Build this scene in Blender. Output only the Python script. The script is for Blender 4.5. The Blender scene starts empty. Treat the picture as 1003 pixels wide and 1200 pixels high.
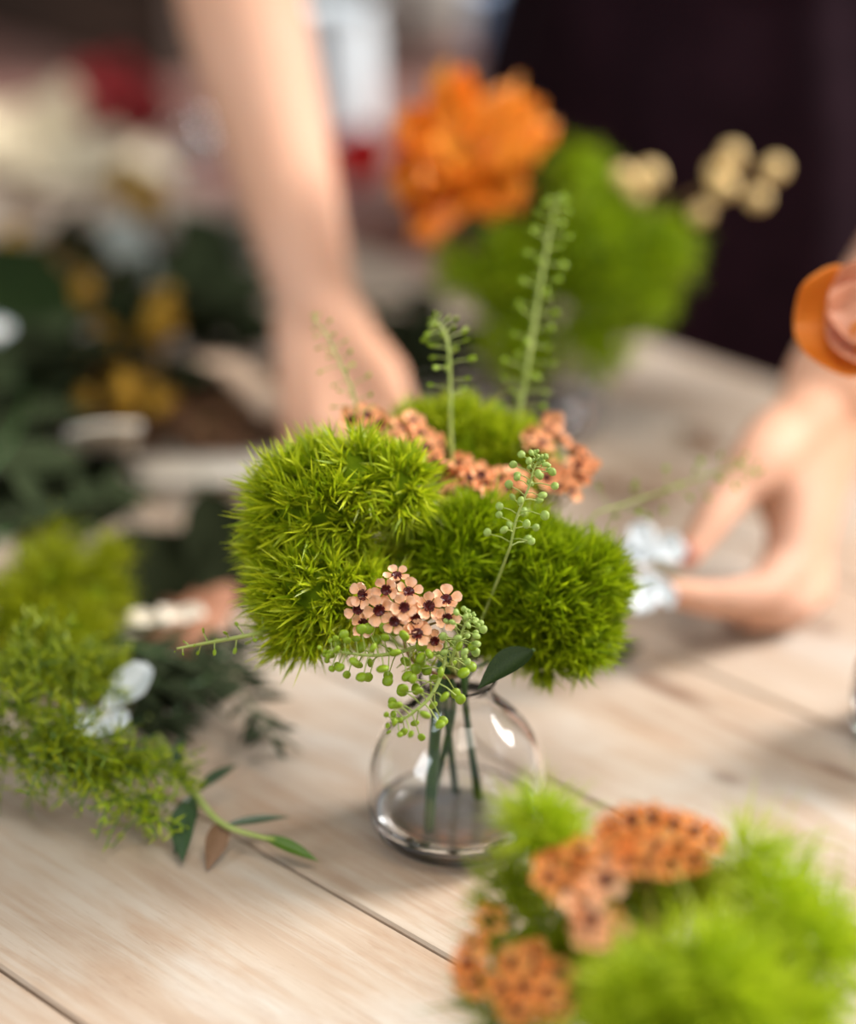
import bpy, math, random
from mathutils import Vector, Matrix, noise as mnoise
random.seed(7)
R = random
scene = bpy.context.scene
COL = scene.collection
V = Vector

# ------------------------------------------------------------------ camera
CAM_H, PITCH, FPX = 0.60, math.radians(24), 2900.0      # metres above the table top
def ray(px, py):
    u = (px-501.5)/FPX; v = (600-py)/FPX
    return V((u, math.cos(PITCH)+v*math.sin(PITCH), -math.sin(PITCH)+v*math.cos(PITCH)))
def W(px, py, d):                                        # point at a distance along the view
    return V((0, 0, CAM_H)) + ray(px, py)*d
def G(px, py, z=0.0):                                    # point on a level plane
    r = ray(px, py); return V((0, 0, CAM_H)) + r*((z-CAM_H)/r.z)
cam_d = bpy.data.cameras.new('camera'); cam = bpy.data.objects.new('camera', cam_d); COL.objects.link(cam)
cam.location = (0, 0, CAM_H); cam.rotation_euler = (math.radians(90)-PITCH, 0, 0)
cam_d.lens = 85; cam_d.sensor_fit = 'VERTICAL'; cam_d.sensor_height = 1200*85/FPX; cam_d.sensor_width = cam_d.sensor_height*1003/1200
cam_d.dof.use_dof = True; cam_d.dof.focus_distance = 1.062; cam_d.dof.aperture_fstop = 1.85; cam_d.clip_start = .02
scene.camera = cam
scene.view_settings.view_transform = 'Standard'; scene.view_settings.look = 'None'
scene.view_settings.exposure = -0.02; scene.view_settings.gamma = 1; scene.view_settings.use_curve_mapping = False

# ------------------------------------------------------------------ materials
def srgb(c):
    return tuple(((x/255)/12.92 if x/255 <= .04045 else ((x/255+.055)/1.055)**2.4) for x in c)
class NT:
    def __init__(s, name):
        s.m = bpy.data.materials.new(name); s.m.use_nodes = True; s.t = s.m.node_tree; s.n = s.t.nodes; s.l = s.t.links
        s.b = s.n['Principled BSDF']; s.out = s.n['Material Output']
    def add(s, typ, **kw):
        n = s.n.new(typ)
        for k, v in kw.items():
            if k.startswith('i_'): n.inputs[k[2:].replace('_', ' ')].default_value = v
            else: setattr(n, k, v)
        return n
    def link(s, a, b): s.l.new(a, b)
    def ramp(s, stops, fac):
        r = s.n.new('ShaderNodeValToRGB'); e = r.color_ramp.elements
        while len(e) < len(stops): e.new(.5)
        for k, (p, c) in enumerate(stops): e[k].position = p; e[k].color = (*c, 1)
        s.link(fac, r.inputs[0]); return r
def mix(N, fac, a, b, mode='MIX'):
    m = N.add('ShaderNodeMix', data_type='RGBA', blend_type=mode)
    for sock, val in ((m.inputs[0], fac), (m.inputs[6], a), (m.inputs[7], b)):
        if isinstance(val, (int, float)): sock.default_value = val
        elif isinstance(val, tuple): sock.default_value = (*val, 1)
        else: N.link(val, sock)
    return m.outputs[2]
def simple(name, c1, c2=None, scale=40, rough=.6, metal=0, transl=0, sub=0, bump=0, spec=.5, stretch=(1, 1, 1), sheen=0, detail=4, island=0):
    N = NT(name); b = N.b
    c1 = srgb(c1); c2 = srgb(c2) if c2 else c1
    tc = N.add('ShaderNodeTexCoord'); mp = N.add('ShaderNodeMapping'); mp.inputs['Scale'].default_value = stretch
    N.link(tc.outputs['Object'], mp.inputs[0])
    no = N.add('ShaderNodeTexNoise', i_Scale=scale, i_Detail=detail); N.link(mp.outputs[0], no.inputs['Vector'])
    if island:
        g = N.add('ShaderNodeNewGeometry')
        r = N.ramp([(0, c1), (1, c2)], g.outputs['Random Per Island'])
    else:
        r = N.ramp([(.33, c1), (.67, c2)], no.outputs['Fac'])
    N.link(r.outputs[0], b.inputs['Base Color'])
    b.inputs['Roughness'].default_value = rough; b.inputs['Metallic'].default_value = metal
    b.inputs['Specular IOR Level'].default_value = spec
    if sheen: b.inputs['Sheen Weight'].default_value = sheen
    if sub:
        b.inputs['Subsurface Weight'].default_value = sub; b.inputs['Subsurface Radius'].default_value = (.012, .005, .003); b.inputs['Subsurface Scale'].default_value = 1
    if bump:
        bm_ = N.add('ShaderNodeBump', i_Strength=bump, i_Distance=.002); N.link(no.outputs['Fac'], bm_.inputs['Height']); N.link(bm_.outputs[0], b.inputs['Normal'])
    if transl:
        t = N.add('ShaderNodeBsdfTranslucent'); N.link(r.outputs[0], t.inputs[0])
        ms = N.add('ShaderNodeMixShader'); ms.inputs[0].default_value = transl
        N.link(b.outputs[0], ms.inputs[1]); N.link(t.outputs[0], ms.inputs[2]); N.link(ms.outputs[0], N.out.inputs[0])
    return N.m
def glass_mat(name, tint=(1, 1, 1), ior=1.45, rough=0.0):
    N = NT(name); b = N.b; b.inputs['Base Color'].default_value = (*tint, 1); b.inputs['Transmission Weight'].default_value = 1
    b.inputs['IOR'].default_value = ior; b.inputs['Roughness'].default_value = rough; return N.m
A_DIR = math.radians(134.6)                               # the way the planks run
UD = V((math.cos(A_DIR), math.sin(A_DIR), 0)); VD = V((math.sin(A_DIR), -math.cos(A_DIR), 0))
def uv(u, v, z=0): return UD*u + VD*v + V((0, 0, z))
SEAM0, PW, EDGE = .486, .14, 1.266
def wood_mat(name, cols, knots=(), rough=.62):
    N = NT(name); b = N.b
    tc = N.add('ShaderNodeTexCoord'); g = N.add('ShaderNodeNewGeometry')
    ofs = N.add('ShaderNodeVectorMath', operation='SCALE'); cmb = N.add('ShaderNodeCombineXYZ')
    N.link(g.outputs['Random Per Island'], cmb.inputs[0]); N.link(g.outputs['Random Per Island'], cmb.inputs[2]); N.link(cmb.outputs[0], ofs.inputs[0]); ofs.inputs['Scale'].default_value = 9
    ad = N.add('ShaderNodeVectorMath', operation='ADD'); N.link(tc.outputs['Object'], ad.inputs[0]); N.link(ofs.outputs[0], ad.inputs[1])
    def nz(sc, st, det=6, dist=0.0, rg=.6):
        mp = N.add('ShaderNodeMapping'); mp.inputs['Scale'].default_value = st; N.link(ad.outputs[0], mp.inputs[0])
        n = N.add('ShaderNodeTexNoise', i_Scale=sc, i_Detail=det, i_Roughness=rg, i_Distortion=dist); N.link(mp.outputs[0], n.inputs['Vector']); return n.outputs['Fac']
    grain = nz(9, (1.0, 16, 6), 8, .5)
    fine = nz(55, (1.0, 12, 6), 5, 0, .75)
    blotch = nz(5.5, (1.0, 2.4, 1), 5, .8)
    blot2 = nz(13, (1.0, 2.6, 1), 4, .4)
    c = N.ramp([(.30, srgb(cols[0])), (.5, srgb(cols[1])), (.68, srgb(cols[2]))], blotch).outputs[0]
    f = N.ramp([(.42, (0, 0, 0)), (.62, (1, 1, 1))], grain).outputs[0]
    c = mix(N, mathn(N, f, .45), c, srgb(cols[3]))
    f = N.ramp([(.52, (0, 0, 0)), (.72, (1, 1, 1))], blot2).outputs[0]
    c = mix(N, mathn(N, f, .5), c, srgb(cols[4]))
    f = N.ramp([(.58, (0, 0, 0)), (.75, (1, 1, 1))], fine).outputs[0]
    c = mix(N, mathn(N, f, .5), c, srgb(cols[5]))
    f = N.ramp([(.66, (0, 0, 0)), (.72, (1, 1, 1))], nz(7, (.8, 26, 6), 3, .2)).outputs[0]
    c = mix(N, mathn(N, f, .6), c, srgb(cols[5]))
    for (ku, kv, ku_r, kv_r, st) in knots:
        mp = N.add('ShaderNodeMapping'); mp.inputs['Location'].default_value = (-ku/ku_r, kv/kv_r, 0); mp.inputs['Scale'].default_value = (1/ku_r, 1/kv_r, 0)
        N.link(tc.outputs['Object'], mp.inputs[0]); ln = N.add('ShaderNodeVectorMath', operation='LENGTH'); N.link(mp.outputs[0], ln.inputs[0])
        f = N.ramp([(.35, (1, 1, 1)), (1.0, (0, 0, 0))], ln.outputs['Value']).outputs[0]
        c = mix(N, mathn(N, f, st), c, srgb((118, 84, 62)))
    N.link(c, b.inputs['Base Color']); b.inputs['Roughness'].default_value = rough; b.inputs['Specular IOR Level'].default_value = .3
    bp = N.add('ShaderNodeBump', i_Strength=.35, i_Distance=.0012); N.link(grain, bp.inputs['Height']); N.link(bp.outputs[0], b.inputs['Normal'])
    return N.m
def mathn(N, sock, k):
    m = N.add('ShaderNodeMath', operation='MULTIPLY'); N.link(sock, m.inputs[0]); m.inputs[1].default_value = k; return m.outputs[0]

def leafm(name, c1, c2, transl=.3, rough=.5, spec=.4): return simple(name, c1, c2, rough=rough, transl=transl, spec=spec, island=1)
M = {}
M['table'] = wood_mat('washed_pale_wood', [(170, 143, 120), (190, 168, 147), (202, 192, 180), (204, 193, 178), (174, 138, 108), (146, 116, 95)],
    knots=[(*[(G(783, 808)@d) for d in (UD, VD)], .034, .009, .8), (*[(G(757, 795)@d) for d in (UD, VD)], .011, .009, .4), (*[(G(850, 912)@d) for d in (UD, VD)], .012, .008, .45),
           (*[(G(985, 905)@d) for d in (UD, VD)], .022, .006, .6), (*[(G(965, 735)@d) for d in (UD, VD)], .012, .012, .5)])
M['bench'] = wood_mat('mauve_brown_wood', [(128, 88, 78), (150, 110, 100), (168, 132, 122), (150, 112, 100), (128, 84, 74), (98, 66, 58)])
M['dark_wood'] = simple('dark_crate_wood', (48, 36, 28), (78, 58, 46), 12, .7, stretch=(1, 1, 6), bump=.2)
M['wall'] = simple('dark_brown_plaster', (44, 34, 28), (70, 54, 44), 3, .9)
M['floor'] = simple('terracotta_floor', (122, 80, 70), (150, 104, 92), 4, .7)
M['head'] = leafm('dianthus_green', (132, 158, 6), (214, 222, 40), .3, .42, .5)
M['head_r'] = leafm('dianthus_deep_green', (118, 144, 4), (184, 202, 22), .3, .45, .4)
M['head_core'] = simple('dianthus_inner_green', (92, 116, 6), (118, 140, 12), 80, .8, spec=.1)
M['lime'] = leafm('lime_feather_green', (156, 186, 14), (208, 220, 46), .35)
M['olive'] = leafm('olive_feather_green', (124, 140, 10), (178, 180, 26), .35)
M['fern'] = leafm('asparagus_fern_green', (112, 136, 8), (172, 182, 26), .25)
M['back_green'] = leafm('back_bouquet_green', (116, 148, 6), (170, 190, 18), .4)
M['stem'] = simple('flower_stem_green', (78, 112, 40), (104, 134, 56), 60, .45)
M['stem_dark'] = simple('deep_stem_green', (44, 78, 30), (66, 100, 40), 60, .4)
M['cress_stem'] = simple('cress_stem_green', (160, 178, 84), (182, 194, 110), 60, .5, transl=.1)
M['pod'] = simple('cress_pod_green', (124, 156, 14), (166, 190, 36), 300, .45, transl=.25)
M['pod_pale'] = simple('pale_cress_pod', (150, 186, 70), (196, 208, 130), 300, .45, transl=.35)
M['petal'] = simple('peach_petal', (248, 178, 122), (255, 218, 190), 160, .55, transl=.12)
M['petal_orange'] = simple('orange_petal', (246, 142, 56), (255, 188, 108), 140, .55, transl=.12)
M['petal_mid'] = simple('apricot_petal', (248, 164, 100), (255, 206, 164), 120, .55, transl=.12)
M['maroon'] = simple('maroon_center', (70, 12, 14), (104, 26, 22), 600, .35)
M['twig'] = simple('reddish_twig', (120, 110, 50), (130, 82, 44), 60, .6)
M['dark_leaf'] = simple('dark_leaf', (22, 38, 12), (40, 54, 20), 60, .7, transl=.1, spec=.12)
M['darker_leaf'] = simple('blackish_green_leaf', (18, 24, 10), (34, 38, 18), 60, .8, spec=.08)
M['grey_leaf'] = simple('grey_green_leaf', (40, 50, 30), (64, 72, 46), 50, .8, transl=.1, spec=.1)
M['pale_leaf'] = simple('silver_grey_leaf', (112, 118, 112), (140, 144, 138), 40, .45)
M['blue_leaf'] = simple('dusky_green_needle', (38, 48, 28), (62, 70, 46), 60, .75, spec=.12)
M['euc_leaf'] = simple('eucalyptus_leaf', (50, 72, 54), (78, 102, 62), 60, .35, transl=.15)
M['euc_bright'] = simple('fresh_eucalyptus_leaf', (72, 110, 30), (104, 136, 44), 60, .35, transl=.2)
M['brown_leaf'] = simple('dried_brown_leaf', (130, 96, 70), (150, 116, 88), 60, .6, transl=.1)
M['yellow'] = simple('mustard_blossom', (158, 116, 18), (190, 146, 34), 120, .7, transl=.2)
M['orange_big'] = simple('bright_orange_petal', (250, 140, 14), (255, 176, 56), 30, .4, transl=.25, spec=.6)
M['poppy_out'] = simple('apricot_orange_petal', (232, 134, 36), (242, 158, 66), 20, .45, transl=.3)
M['poppy_in'] = simple('salmon_petal', (238, 170, 132), (246, 190, 158), 20, .5, transl=.3)
M['bud'] = simple('cream_bud', (250, 232, 150), (255, 204, 150), 90, .5, transl=.1)
M['red'] = simple('red_petal', (190, 8, 16), (214, 20, 26), 40, .6)
M['red_dark'] = simple('dark_red_petal', (92, 10, 14), (156, 16, 22), 25, .6)
M['white_petal'] = simple('white_petal', (222, 229, 234), (232, 238, 242), 60, .5, transl=.1)
M['scrap'] = simple('orange_brown_paper', (140, 92, 66), (160, 110, 82), 30, .7)
M['shade_brown'] = simple('table_shade_brown', (92, 66, 48), (128, 94, 70), 40, .8, spec=.1)  # tone of the shaded table, put into the added sprigs
M['cream'] = simple('cream_paper', (240, 226, 206), (248, 238, 222), 30, .6)
M['tan_ribbon'] = simple('tan_paper', (186, 158, 132), (204, 178, 154), 30, .6)
M['kraft'] = simple('pale_kraft_paper', (226, 206, 170), (238, 222, 190), 14, .7, bump=.3)
M['white_ceramic'] = simple('white_ceramic', (236, 244, 248), (244, 250, 252), 6, .25)
M['blue_ceramic'] = simple('pale_blue_ceramic', (120, 144, 176), (140, 160, 188), 6, .3)
M['grey_ceramic'] = simple('pale_grey_ceramic', (160, 154, 144), (184, 178, 168), 6, .4)
M['glass'] = glass_mat('clear_glass'); M['water'] = glass_mat('water', (.97, .98, .97), 1.33)
M['skin'] = simple('skin', (214, 162, 132), (222, 174, 148), 9, .6, sub=.15, spec=.2)
M['nail'] = simple('fingernail', (222, 150, 130), None, 9, .3)
M['nail_red'] = simple('red_fingernail', (196, 60, 44), None, 9, .3)
M['apron'] = simple('plum_black_cloth', (27, 13, 20), (36, 19, 27), 30, .95, spec=.1)
M['shirt'] = simple('black_shirt', (16, 15, 17), (24, 21, 24), 30, .9)
M['trousers'] = simple('black_trousers', (18, 15, 20), (26, 22, 28), 30, .9)
M['hair'] = simple('brown_hair', (50, 34, 24), (78, 54, 38), 60, .5, stretch=(8, 8, 1))
M['white_frame'] = simple('white_paint', (220, 220, 216), None, 9, .5)

# ------------------------------------------------------------------ mesh helpers
class MB:
    def __init__(s): s.v = []; s.f = []
    def tri(s, *a): s.f.append(a)
    def add(s, vs, fs):
        o = len(s.v); s.v += [tuple(x) for x in vs]; s.f += [tuple(i+o for i in f) for f in fs]
    def tube(s, pts, rad, n=6, cap=True):
        pts = [V(p) for p in pts]; m = len(pts)
        if not hasattr(rad, '__len__'): rad = [rad]*m
        t0 = (pts[1]-pts[0]).normalized(); a = t0.orthogonal().normalized(); vs = []; fs = []
        for i, p in enumerate(pts):
            t = (pts[min(i+1, m-1)]-pts[max(i-1, 0)])
            if t.length < 1e-9: t = t0
            t.normalize(); a = (a - t*a.dot(t))
            a = a.normalized() if a.length > 1e-6 else t.orthogonal().normalized()
            b = t.cross(a)
            for k in range(n):
                an = 2*math.pi*k/n; vs.append(p+(a*math.cos(an)+b*math.sin(an))*rad[i])
        for i in range(m-1):
            for k in range(n):
                fs.append((i*n+k, i*n+(k+1) % n, (i+1)*n+(k+1) % n, (i+1)*n+k))
        if cap: fs.append(tuple(range(n))[::-1]); fs.append(tuple((m-1)*n+k for k in range(n)))
        s.add(vs, fs)
    def ell(s, c, r, nu=12, nv=8, rot=None, fn=None):
        c = V(c); r = V(r) if hasattr(r, '__len__') else V((r, r, r)); vs = []; fs = []
        for j in range(nv+1):
            ph = math.pi*j/nv
            for i in range(nu):
                th = 2*math.pi*i/nu; d = V((math.sin(ph)*math.cos(th), math.sin(ph)*math.sin(th), math.cos(ph)))
                k = fn(d) if fn else 1
                q = V((d.x*r.x, d.y*r.y, d.z*r.z))*k
                if rot: q = rot @ q
                vs.append(c+q)
        for j in range(nv):
            for i in range(nu):
                fs.append((j*nu+i, (j+1)*nu+i, (j+1)*nu+(i+1) % nu, j*nu+(i+1) % nu))
        s.add(vs, fs)
    def box(s, c, h, rot=None):
        c = V(c); vs = []
        for x in (-1, 1):
            for y in (-1, 1):
                for z in (-1, 1):
                    q = V((x*h[0], y*h[1], z*h[2])); vs.append(c+(rot @ q if rot else q))
        s.add(vs, [(0, 1, 3, 2), (4, 6, 7, 5), (0, 4, 5, 1), (2, 3, 7, 6), (0, 2, 6, 4), (1, 5, 7, 3)])
    def lathe(s, c, prof, n=48):
        c = V(c); vs = []; fs = []; m = len(prof)
        for r, z in prof:
            for k in range(n):
                a = 2*math.pi*k/n; vs.append(c+V((r*math.cos(a), r*math.sin(a), z)))
        for i in range(m-1):
            for k in range(n): fs.append((i*n+k, i*n+(k+1) % n, (i+1)*n+(k+1) % n, (i+1)*n+k))
        s.add(vs, fs)
    def build(s, name, mat, root=None, smooth=True, mods=None):
        me = bpy.data.meshes.new(name); org = root.location if root else V((0, 0, 0))
        base = V(org)
        if root is None and s.v:
            zs = min(v[2] for v in s.v); base = V((sum(v[0] for v in s.v)/len(s.v), sum(v[1] for v in s.v)/len(s.v), zs))
        me.from_pydata([(x-base.x, y-base.y, z-base.z) for x, y, z in s.v], [], s.f)
        me.materials.append(mat)
        if smooth: me.polygons.foreach_set('use_smooth', [True]*len(me.polygons))
        me.update(); o = bpy.data.objects.new(name, me); COL.objects.link(o)
        if root: o.parent = root
        else: o.location = base
        return o
def tag(o, label=None, cat=None, group=None, kind=None):
    for k, v in (('label', label), ('category', cat), ('group', group), ('kind', kind)):
        if v: o[k] = v
    return o
def empty(name, loc, label, cat, group=None):
    o = bpy.data.objects.new(name, None); COL.objects.link(o); o.location = loc; o.empty_display_size = .02
    return tag(o, label, cat, group)
def place(mesh, name, mat4, root):                        # a part that shares its mesh with its look-alikes
    o = bpy.data.objects.new(name, mesh); COL.objects.link(o); o.parent = root
    o.matrix_basis = Matrix.Translation(-V(root.location)) @ mat4 if root and root.parent is None else mat4
    return o
def addmod(o, typ, **kw):
    m = o.modifiers.new(typ.lower(), typ)
    for k, v in kw.items(): setattr(m, k, v)
    return m
def spline(pts, n=24):
    P = [V(p) for p in pts]
    if len(P) == 2: return [P[0].lerp(P[1], i/n) for i in range(n+1)]
    Q = [P[0]*2-P[1]]+P+[P[-1]*2-P[-2]]; out = []
    for i in range(n+1):
        s = i/n*(len(P)-1); k = min(int(s), len(P)-2); t = s-k; a, b, c, d = Q[k:k+4]
        out.append(.5*((2*b)+(c-a)*t+(2*a-5*b+4*c-d)*t*t+(3*b-a-3*c+d)*t**3))
    return out
def frame(origin, zdir, xdir=None, s=1.0):
    z = V(zdir).normalized(); x = V(xdir) if xdir is not None else z.orthogonal(); x = x-z*x.dot(z)
    x = x.normalized() if x.length > 1e-6 else z.orthogonal().normalized(); y = z.cross(x)
    m = Matrix((x, y, z)).transposed().to_4x4(); m.translation = V(origin); return m @ Matrix.Scale(s, 4)
def rdir():
    z = R.uniform(-1, 1); a = R.uniform(0, 2*math.pi); q = math.sqrt(1-z*z); return V((q*math.cos(a), q*math.sin(a), z))
CAMP = V((0, 0, CAM_H))

# feathery ball of thin curved bracts
def feather(mb, lobes, tufts, blades, length, width, spread=.55, core=.72, tilt=.55, droop=0.0, sweep=(0, 0, 0)):
    sweep = V(sweep)
    wts = [r*r for c, r in lobes]
    for _ in range(tufts):
        for _try in range(8):
            c, r = R.choices(lobes, wts)[0]; d = rdir(); base = c+d*(r*core)
            if all((base-c2).length > r2*core*.97 for c2, r2 in lobes if c2 is not c): break
        else: continue
        n = (d+rdir()*tilt+sweep).normalized(); n = (n if n.dot(d) > .15 else (n+d*.5).normalized()); hub = c+n*(r*core) if False else base
        tl = length*R.uniform(.75, 1.2)
        for b in range(blades):
            dr = (n+rdir()*spread*R.uniform(.3, 1.1)).normalized()
            if dr.dot(d) < .05: dr = (dr+d*.5).normalized()
            L = tl*R.uniform(.55, 1.1); w = width*R.uniform(.7, 1.2)
            side = dr.cross(rdir())
            if side.length < 1e-3: continue
            side.normalize(); bend = (rdir()*.28+V((0, 0, -droop)))
            st = hub+rdir()*width*1.2; pts = []
            for k, t in enumerate((0, .3, .65, 1)):
                pts.append(st+dr*L*t+bend*L*t*t)
            o = len(mb.v); ws = (.55, 1, .8)
            for k in range(3):
                mb.v.append(tuple(pts[k]-side*w*ws[k]*.5)); mb.v.append(tuple(pts[k]+side*w*ws[k]*.5))
            mb.v.append(tuple(pts[3]))
            mb.f += [(o, o+1, o+3, o+2), (o+2, o+3, o+5, o+4), (o+4, o+5, o+6)]
def lump(px, py, d, rpx): return (W(px, py, d), rpx*d/FPX)
def dianthus(label, lobes, tufts, length, width, mat, stem_pts, group=None, core_mat='head_core', name='dianthus', blades=10, spread=.55, core=.72, has_core=True, cat='flower', stem_r=.0016, droop=0.0, corek=.7, stem_mat='stem_dark', sweep=(0, 0, 0)):
    root = empty(name, stem_pts[-1] if stem_pts else lobes[0][0], label, cat, group)
    mb = MB(); feather(mb, lobes, tufts, blades, length, width, spread, core, droop=droop, sweep=sweep)
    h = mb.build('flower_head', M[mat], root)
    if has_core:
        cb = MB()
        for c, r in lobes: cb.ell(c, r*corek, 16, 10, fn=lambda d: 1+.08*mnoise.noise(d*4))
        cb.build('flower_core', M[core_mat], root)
    if stem_pts:
        sb = MB(); sb.tube(spline(stem_pts, 20), stem_r, 8); sb.build('stem', M[stem_mat], root)
    return root

# wax flowers
def petal_mesh(name, L, w, mat, cup=.35, n=6, thick=.00035):
    mb = MB(); vs = []; fs = []; m = 5
    for i in range(n+1):
        t = i/n; ww = w*(math.sin(math.pi*min(1, (t*.86+.10)))**.6)*(.55+.45*math.sin(math.pi*min(.5, t*.6))) if i < n else w*.30
        for j in range(m):
            s = (j/(m-1)-.5)*2; z = cup*L*t*t + .25*w*s*s*(1-t*.4)
            vs.append((s*ww*.5, L*t - (abs(s)**2)*.10*L*(t > .9), z))
    for i in range(n):
        for j in range(m-1): fs.append((i*m+j, i*m+j+1, (i+1)*m+j+1, (i+1)*m+j))
    mb.add(vs, fs); me = bpy.data.meshes.new(name); me.from_pydata(mb.v, [], mb.f); me.materials.append(mat)
    me.polygons.foreach_set('use_smooth', [True]*len(me.polygons)); return me
def mesh_of(mb, name, mat, smooth=True):
    me = bpy.data.meshes.new(name); me.from_pydata(mb.v, [], mb.f); me.materials.append(mat)
    if smooth: me.polygons.foreach_set('use_smooth', [True]*len(me.polygons))
    return me
def wax_meshes(pm, R_=.0058):
    c = MB()       # dark cup with a rim and a stub of style
    c.lathe((0, 0, 0), [(.0001, -.0018), (.0012, -.0016), (.0022, -.0004), (.00265, .0010), (.0025, .0014), (.0019, .0009), (.0012, .0002), (.0001, .0000)], 16)
    c.lathe((0, 0, 0), [(.0003, 0), (.00026, .0018), (.0001, .0021)], 6)
    for k in range(10):
        a = 2*math.pi*k/10; c.ell((.0021*math.cos(a), .0021*math.sin(a), .0016), .00032, 5, 4)
    cal = MB(); cal.lathe((0, 0, 0), [(.0001, -.0045), (.0012, -.0036), (.0022, -.0016), (.0026, .0002)], 12)
    p = petal_mesh('petal', R_*.84, R_*.98, pm, .30)
    whole = MB()
    for k in range(5):
        rot = Matrix.Rotation(2*math.pi*k/5, 4, 'Z') @ Matrix.Translation((0, .0020, .0004))
        whole.add([rot @ v.co for v in p.vertices], [tuple(f.vertices) for f in p.polygons])
    return dict(cup=mesh_of(c, 'flower_center', M['maroon']), cal=mesh_of(cal, 'calyx', M['twig']), petal=p, whole=mesh_of(whole, 'blossom', pm))
WAX = {k: wax_meshes(M[k]) for k in ('petal', 'petal_orange', 'petal_mid')}
def blossom(root, pos, nrm, kind, scale=1.0, split=False, spin=None):
    w = WAX[kind]; mt = frame(pos, nrm, None, scale) @ Matrix.Rotation(R.uniform(0, 6.28) if spin is None else spin, 4, 'Z')
    if split:
        b = place(w['cal'], 'blossom', mt, root)
        for k in range(5):
            q = bpy.data.objects.new('petal', w['petal']); COL.objects.link(q); q.parent = b
            q.matrix_basis = Matrix.Rotation(2*math.pi*k/5+R.uniform(-.08, .08), 4, 'Z') @ Matrix.Translation((0, .0020, .0004)) @ Matrix.Rotation(R.uniform(-.15, .35), 4, 'X') @ Matrix.Scale(R.uniform(.92, 1.08), 4)
    else:
        b = place(w['whole'], 'blossom', mt, root)
    q = bpy.data.objects.new('flower_center', w['cup']); COL.objects.link(q); q.parent = b
    return b
def wax_sprig(label, stem_pts, spots, kind='petal', split=False, group=None, scale=1.0, needles=10, jitter=.5, branch_at=None, buds=()):
    root = empty('waxflower_sprig', stem_pts[0], label, 'flower', group)
    sp = spline(stem_pts, 20); sb = MB(); sb.tube(sp, [.0011*(1-.4*i/20) for i in range(21)], 6)
    nb = MB()
    for item in spots:
        p = item[0]; n = item[1] if len(item) > 1 and item[1] is not None else None
        if n is None: n = ((CAMP-p).normalized()+rdir()*jitter).normalized()
        sc = scale*R.uniform(.92, 1.08)*(item[2] if len(item) > 2 else 1)
        j = min(range(8, 21), key=lambda q: (sp[q]-p).length+(.0 if q < 20 else .002)); a = sp[max(8, j-2)]
        end = p-n*.0042*sc; sb.tube(spline([a, a.lerp(end, .6)-n*.003, end], 6), [.0007, .0007, .0006, .0006, .0005, .0005, .0006], 5)
        blossom(root, p, n, kind, sc, split)
    sb.build('stem', M['twig'], root)
    for k in range(needles):
        a = sp[R.randint(9, 20)]; d = (rdir()+V((0, 0, .4))).normalized(); L = R.uniform(.008, .016)
        nb.tube([a, a+d*L*.5, a+d*L+V((0, 0, -.001))], [.0005, .0006, .0001], 4)
    if needles: tag(nb.build('needle_leaves', M['fern'], root), 'thin green needle leaves')
    return root

# cress sprigs
def pod_mesh(mat, flat=.35):
    mb = MB()
    mb.ell((0, 0, 1), (1, flat, 1.0), 12, 8, fn=lambda d: 1-.16*max(0, d.z)**8)
    return mesh_of(mb, 'seed_pod', mat)
POD = {'pod': pod_mesh(M['pod'], .55), 'pod_pale': pod_mesh(M['pod_pale'], .7), 'pod_thin': pod_mesh(M['pod'], .35)}
def cress(label, pts, n, ped, pr, pod='pod', start=.25, name='cress_sprig', stem_r=.0009, topbuds=6, group=None, stem='cress_stem', face=.0, elong=1.0, base_pts=None):
    root = empty(name, (base_pts or pts)[0], label, 'plant sprig', group)
    sp = spline(pts, 40); sb = MB()
    full = (spline(list(base_pts)+[pts[0]], 12)[:-1] if base_pts else [])+sp
    sb.tube(full, [stem_r*(1.0 if i < len(full)*.5 else 1-.55*(i/len(full)-.5)*2) for i in range(len(full))], 6)
    for k in range(n):
        t = start+(1-start)*k/n; i = t*40; a = sp[int(i)].lerp(sp[min(40, int(i)+1)], i-int(i)); tg = (sp[min(40, int(i)+1)]-sp[max(0, int(i)-1)]).normalized()
        o = tg.orthogonal().normalized(); ang = k*2.4; d = (Matrix.Rotation(ang, 3, tg) @ o); d = (d*(1)+tg*.25+V((0, 0, -.05))).normalized()
        L = ped*(1.1-.75*t**3)*R.uniform(.8, 1.2); e = a+d*L; sc = pr*(1-.5*t**4)*R.uniform(.8, 1.15)
        sb.tube([a, a.lerp(e, .5)+V((0, 0, L*.08)), e], stem_r*.28+.00008, 4, False)
        nr = (CAMP-e).normalized()*face+rdir()
        place(POD[pod], 'seed_pod', frame(e, d+rdir()*.3, nr.cross(d), sc) @ Matrix.Diagonal((1, 1, elong, 1)), root)
    for k in range(topbuds):
        e = sp[-1]+rdir()*pr*1.3; place(POD[pod], 'bud', frame(e, rdir(), None, pr*.45), root)
    sb.build('stem', M[stem], root)
    return root

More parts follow.
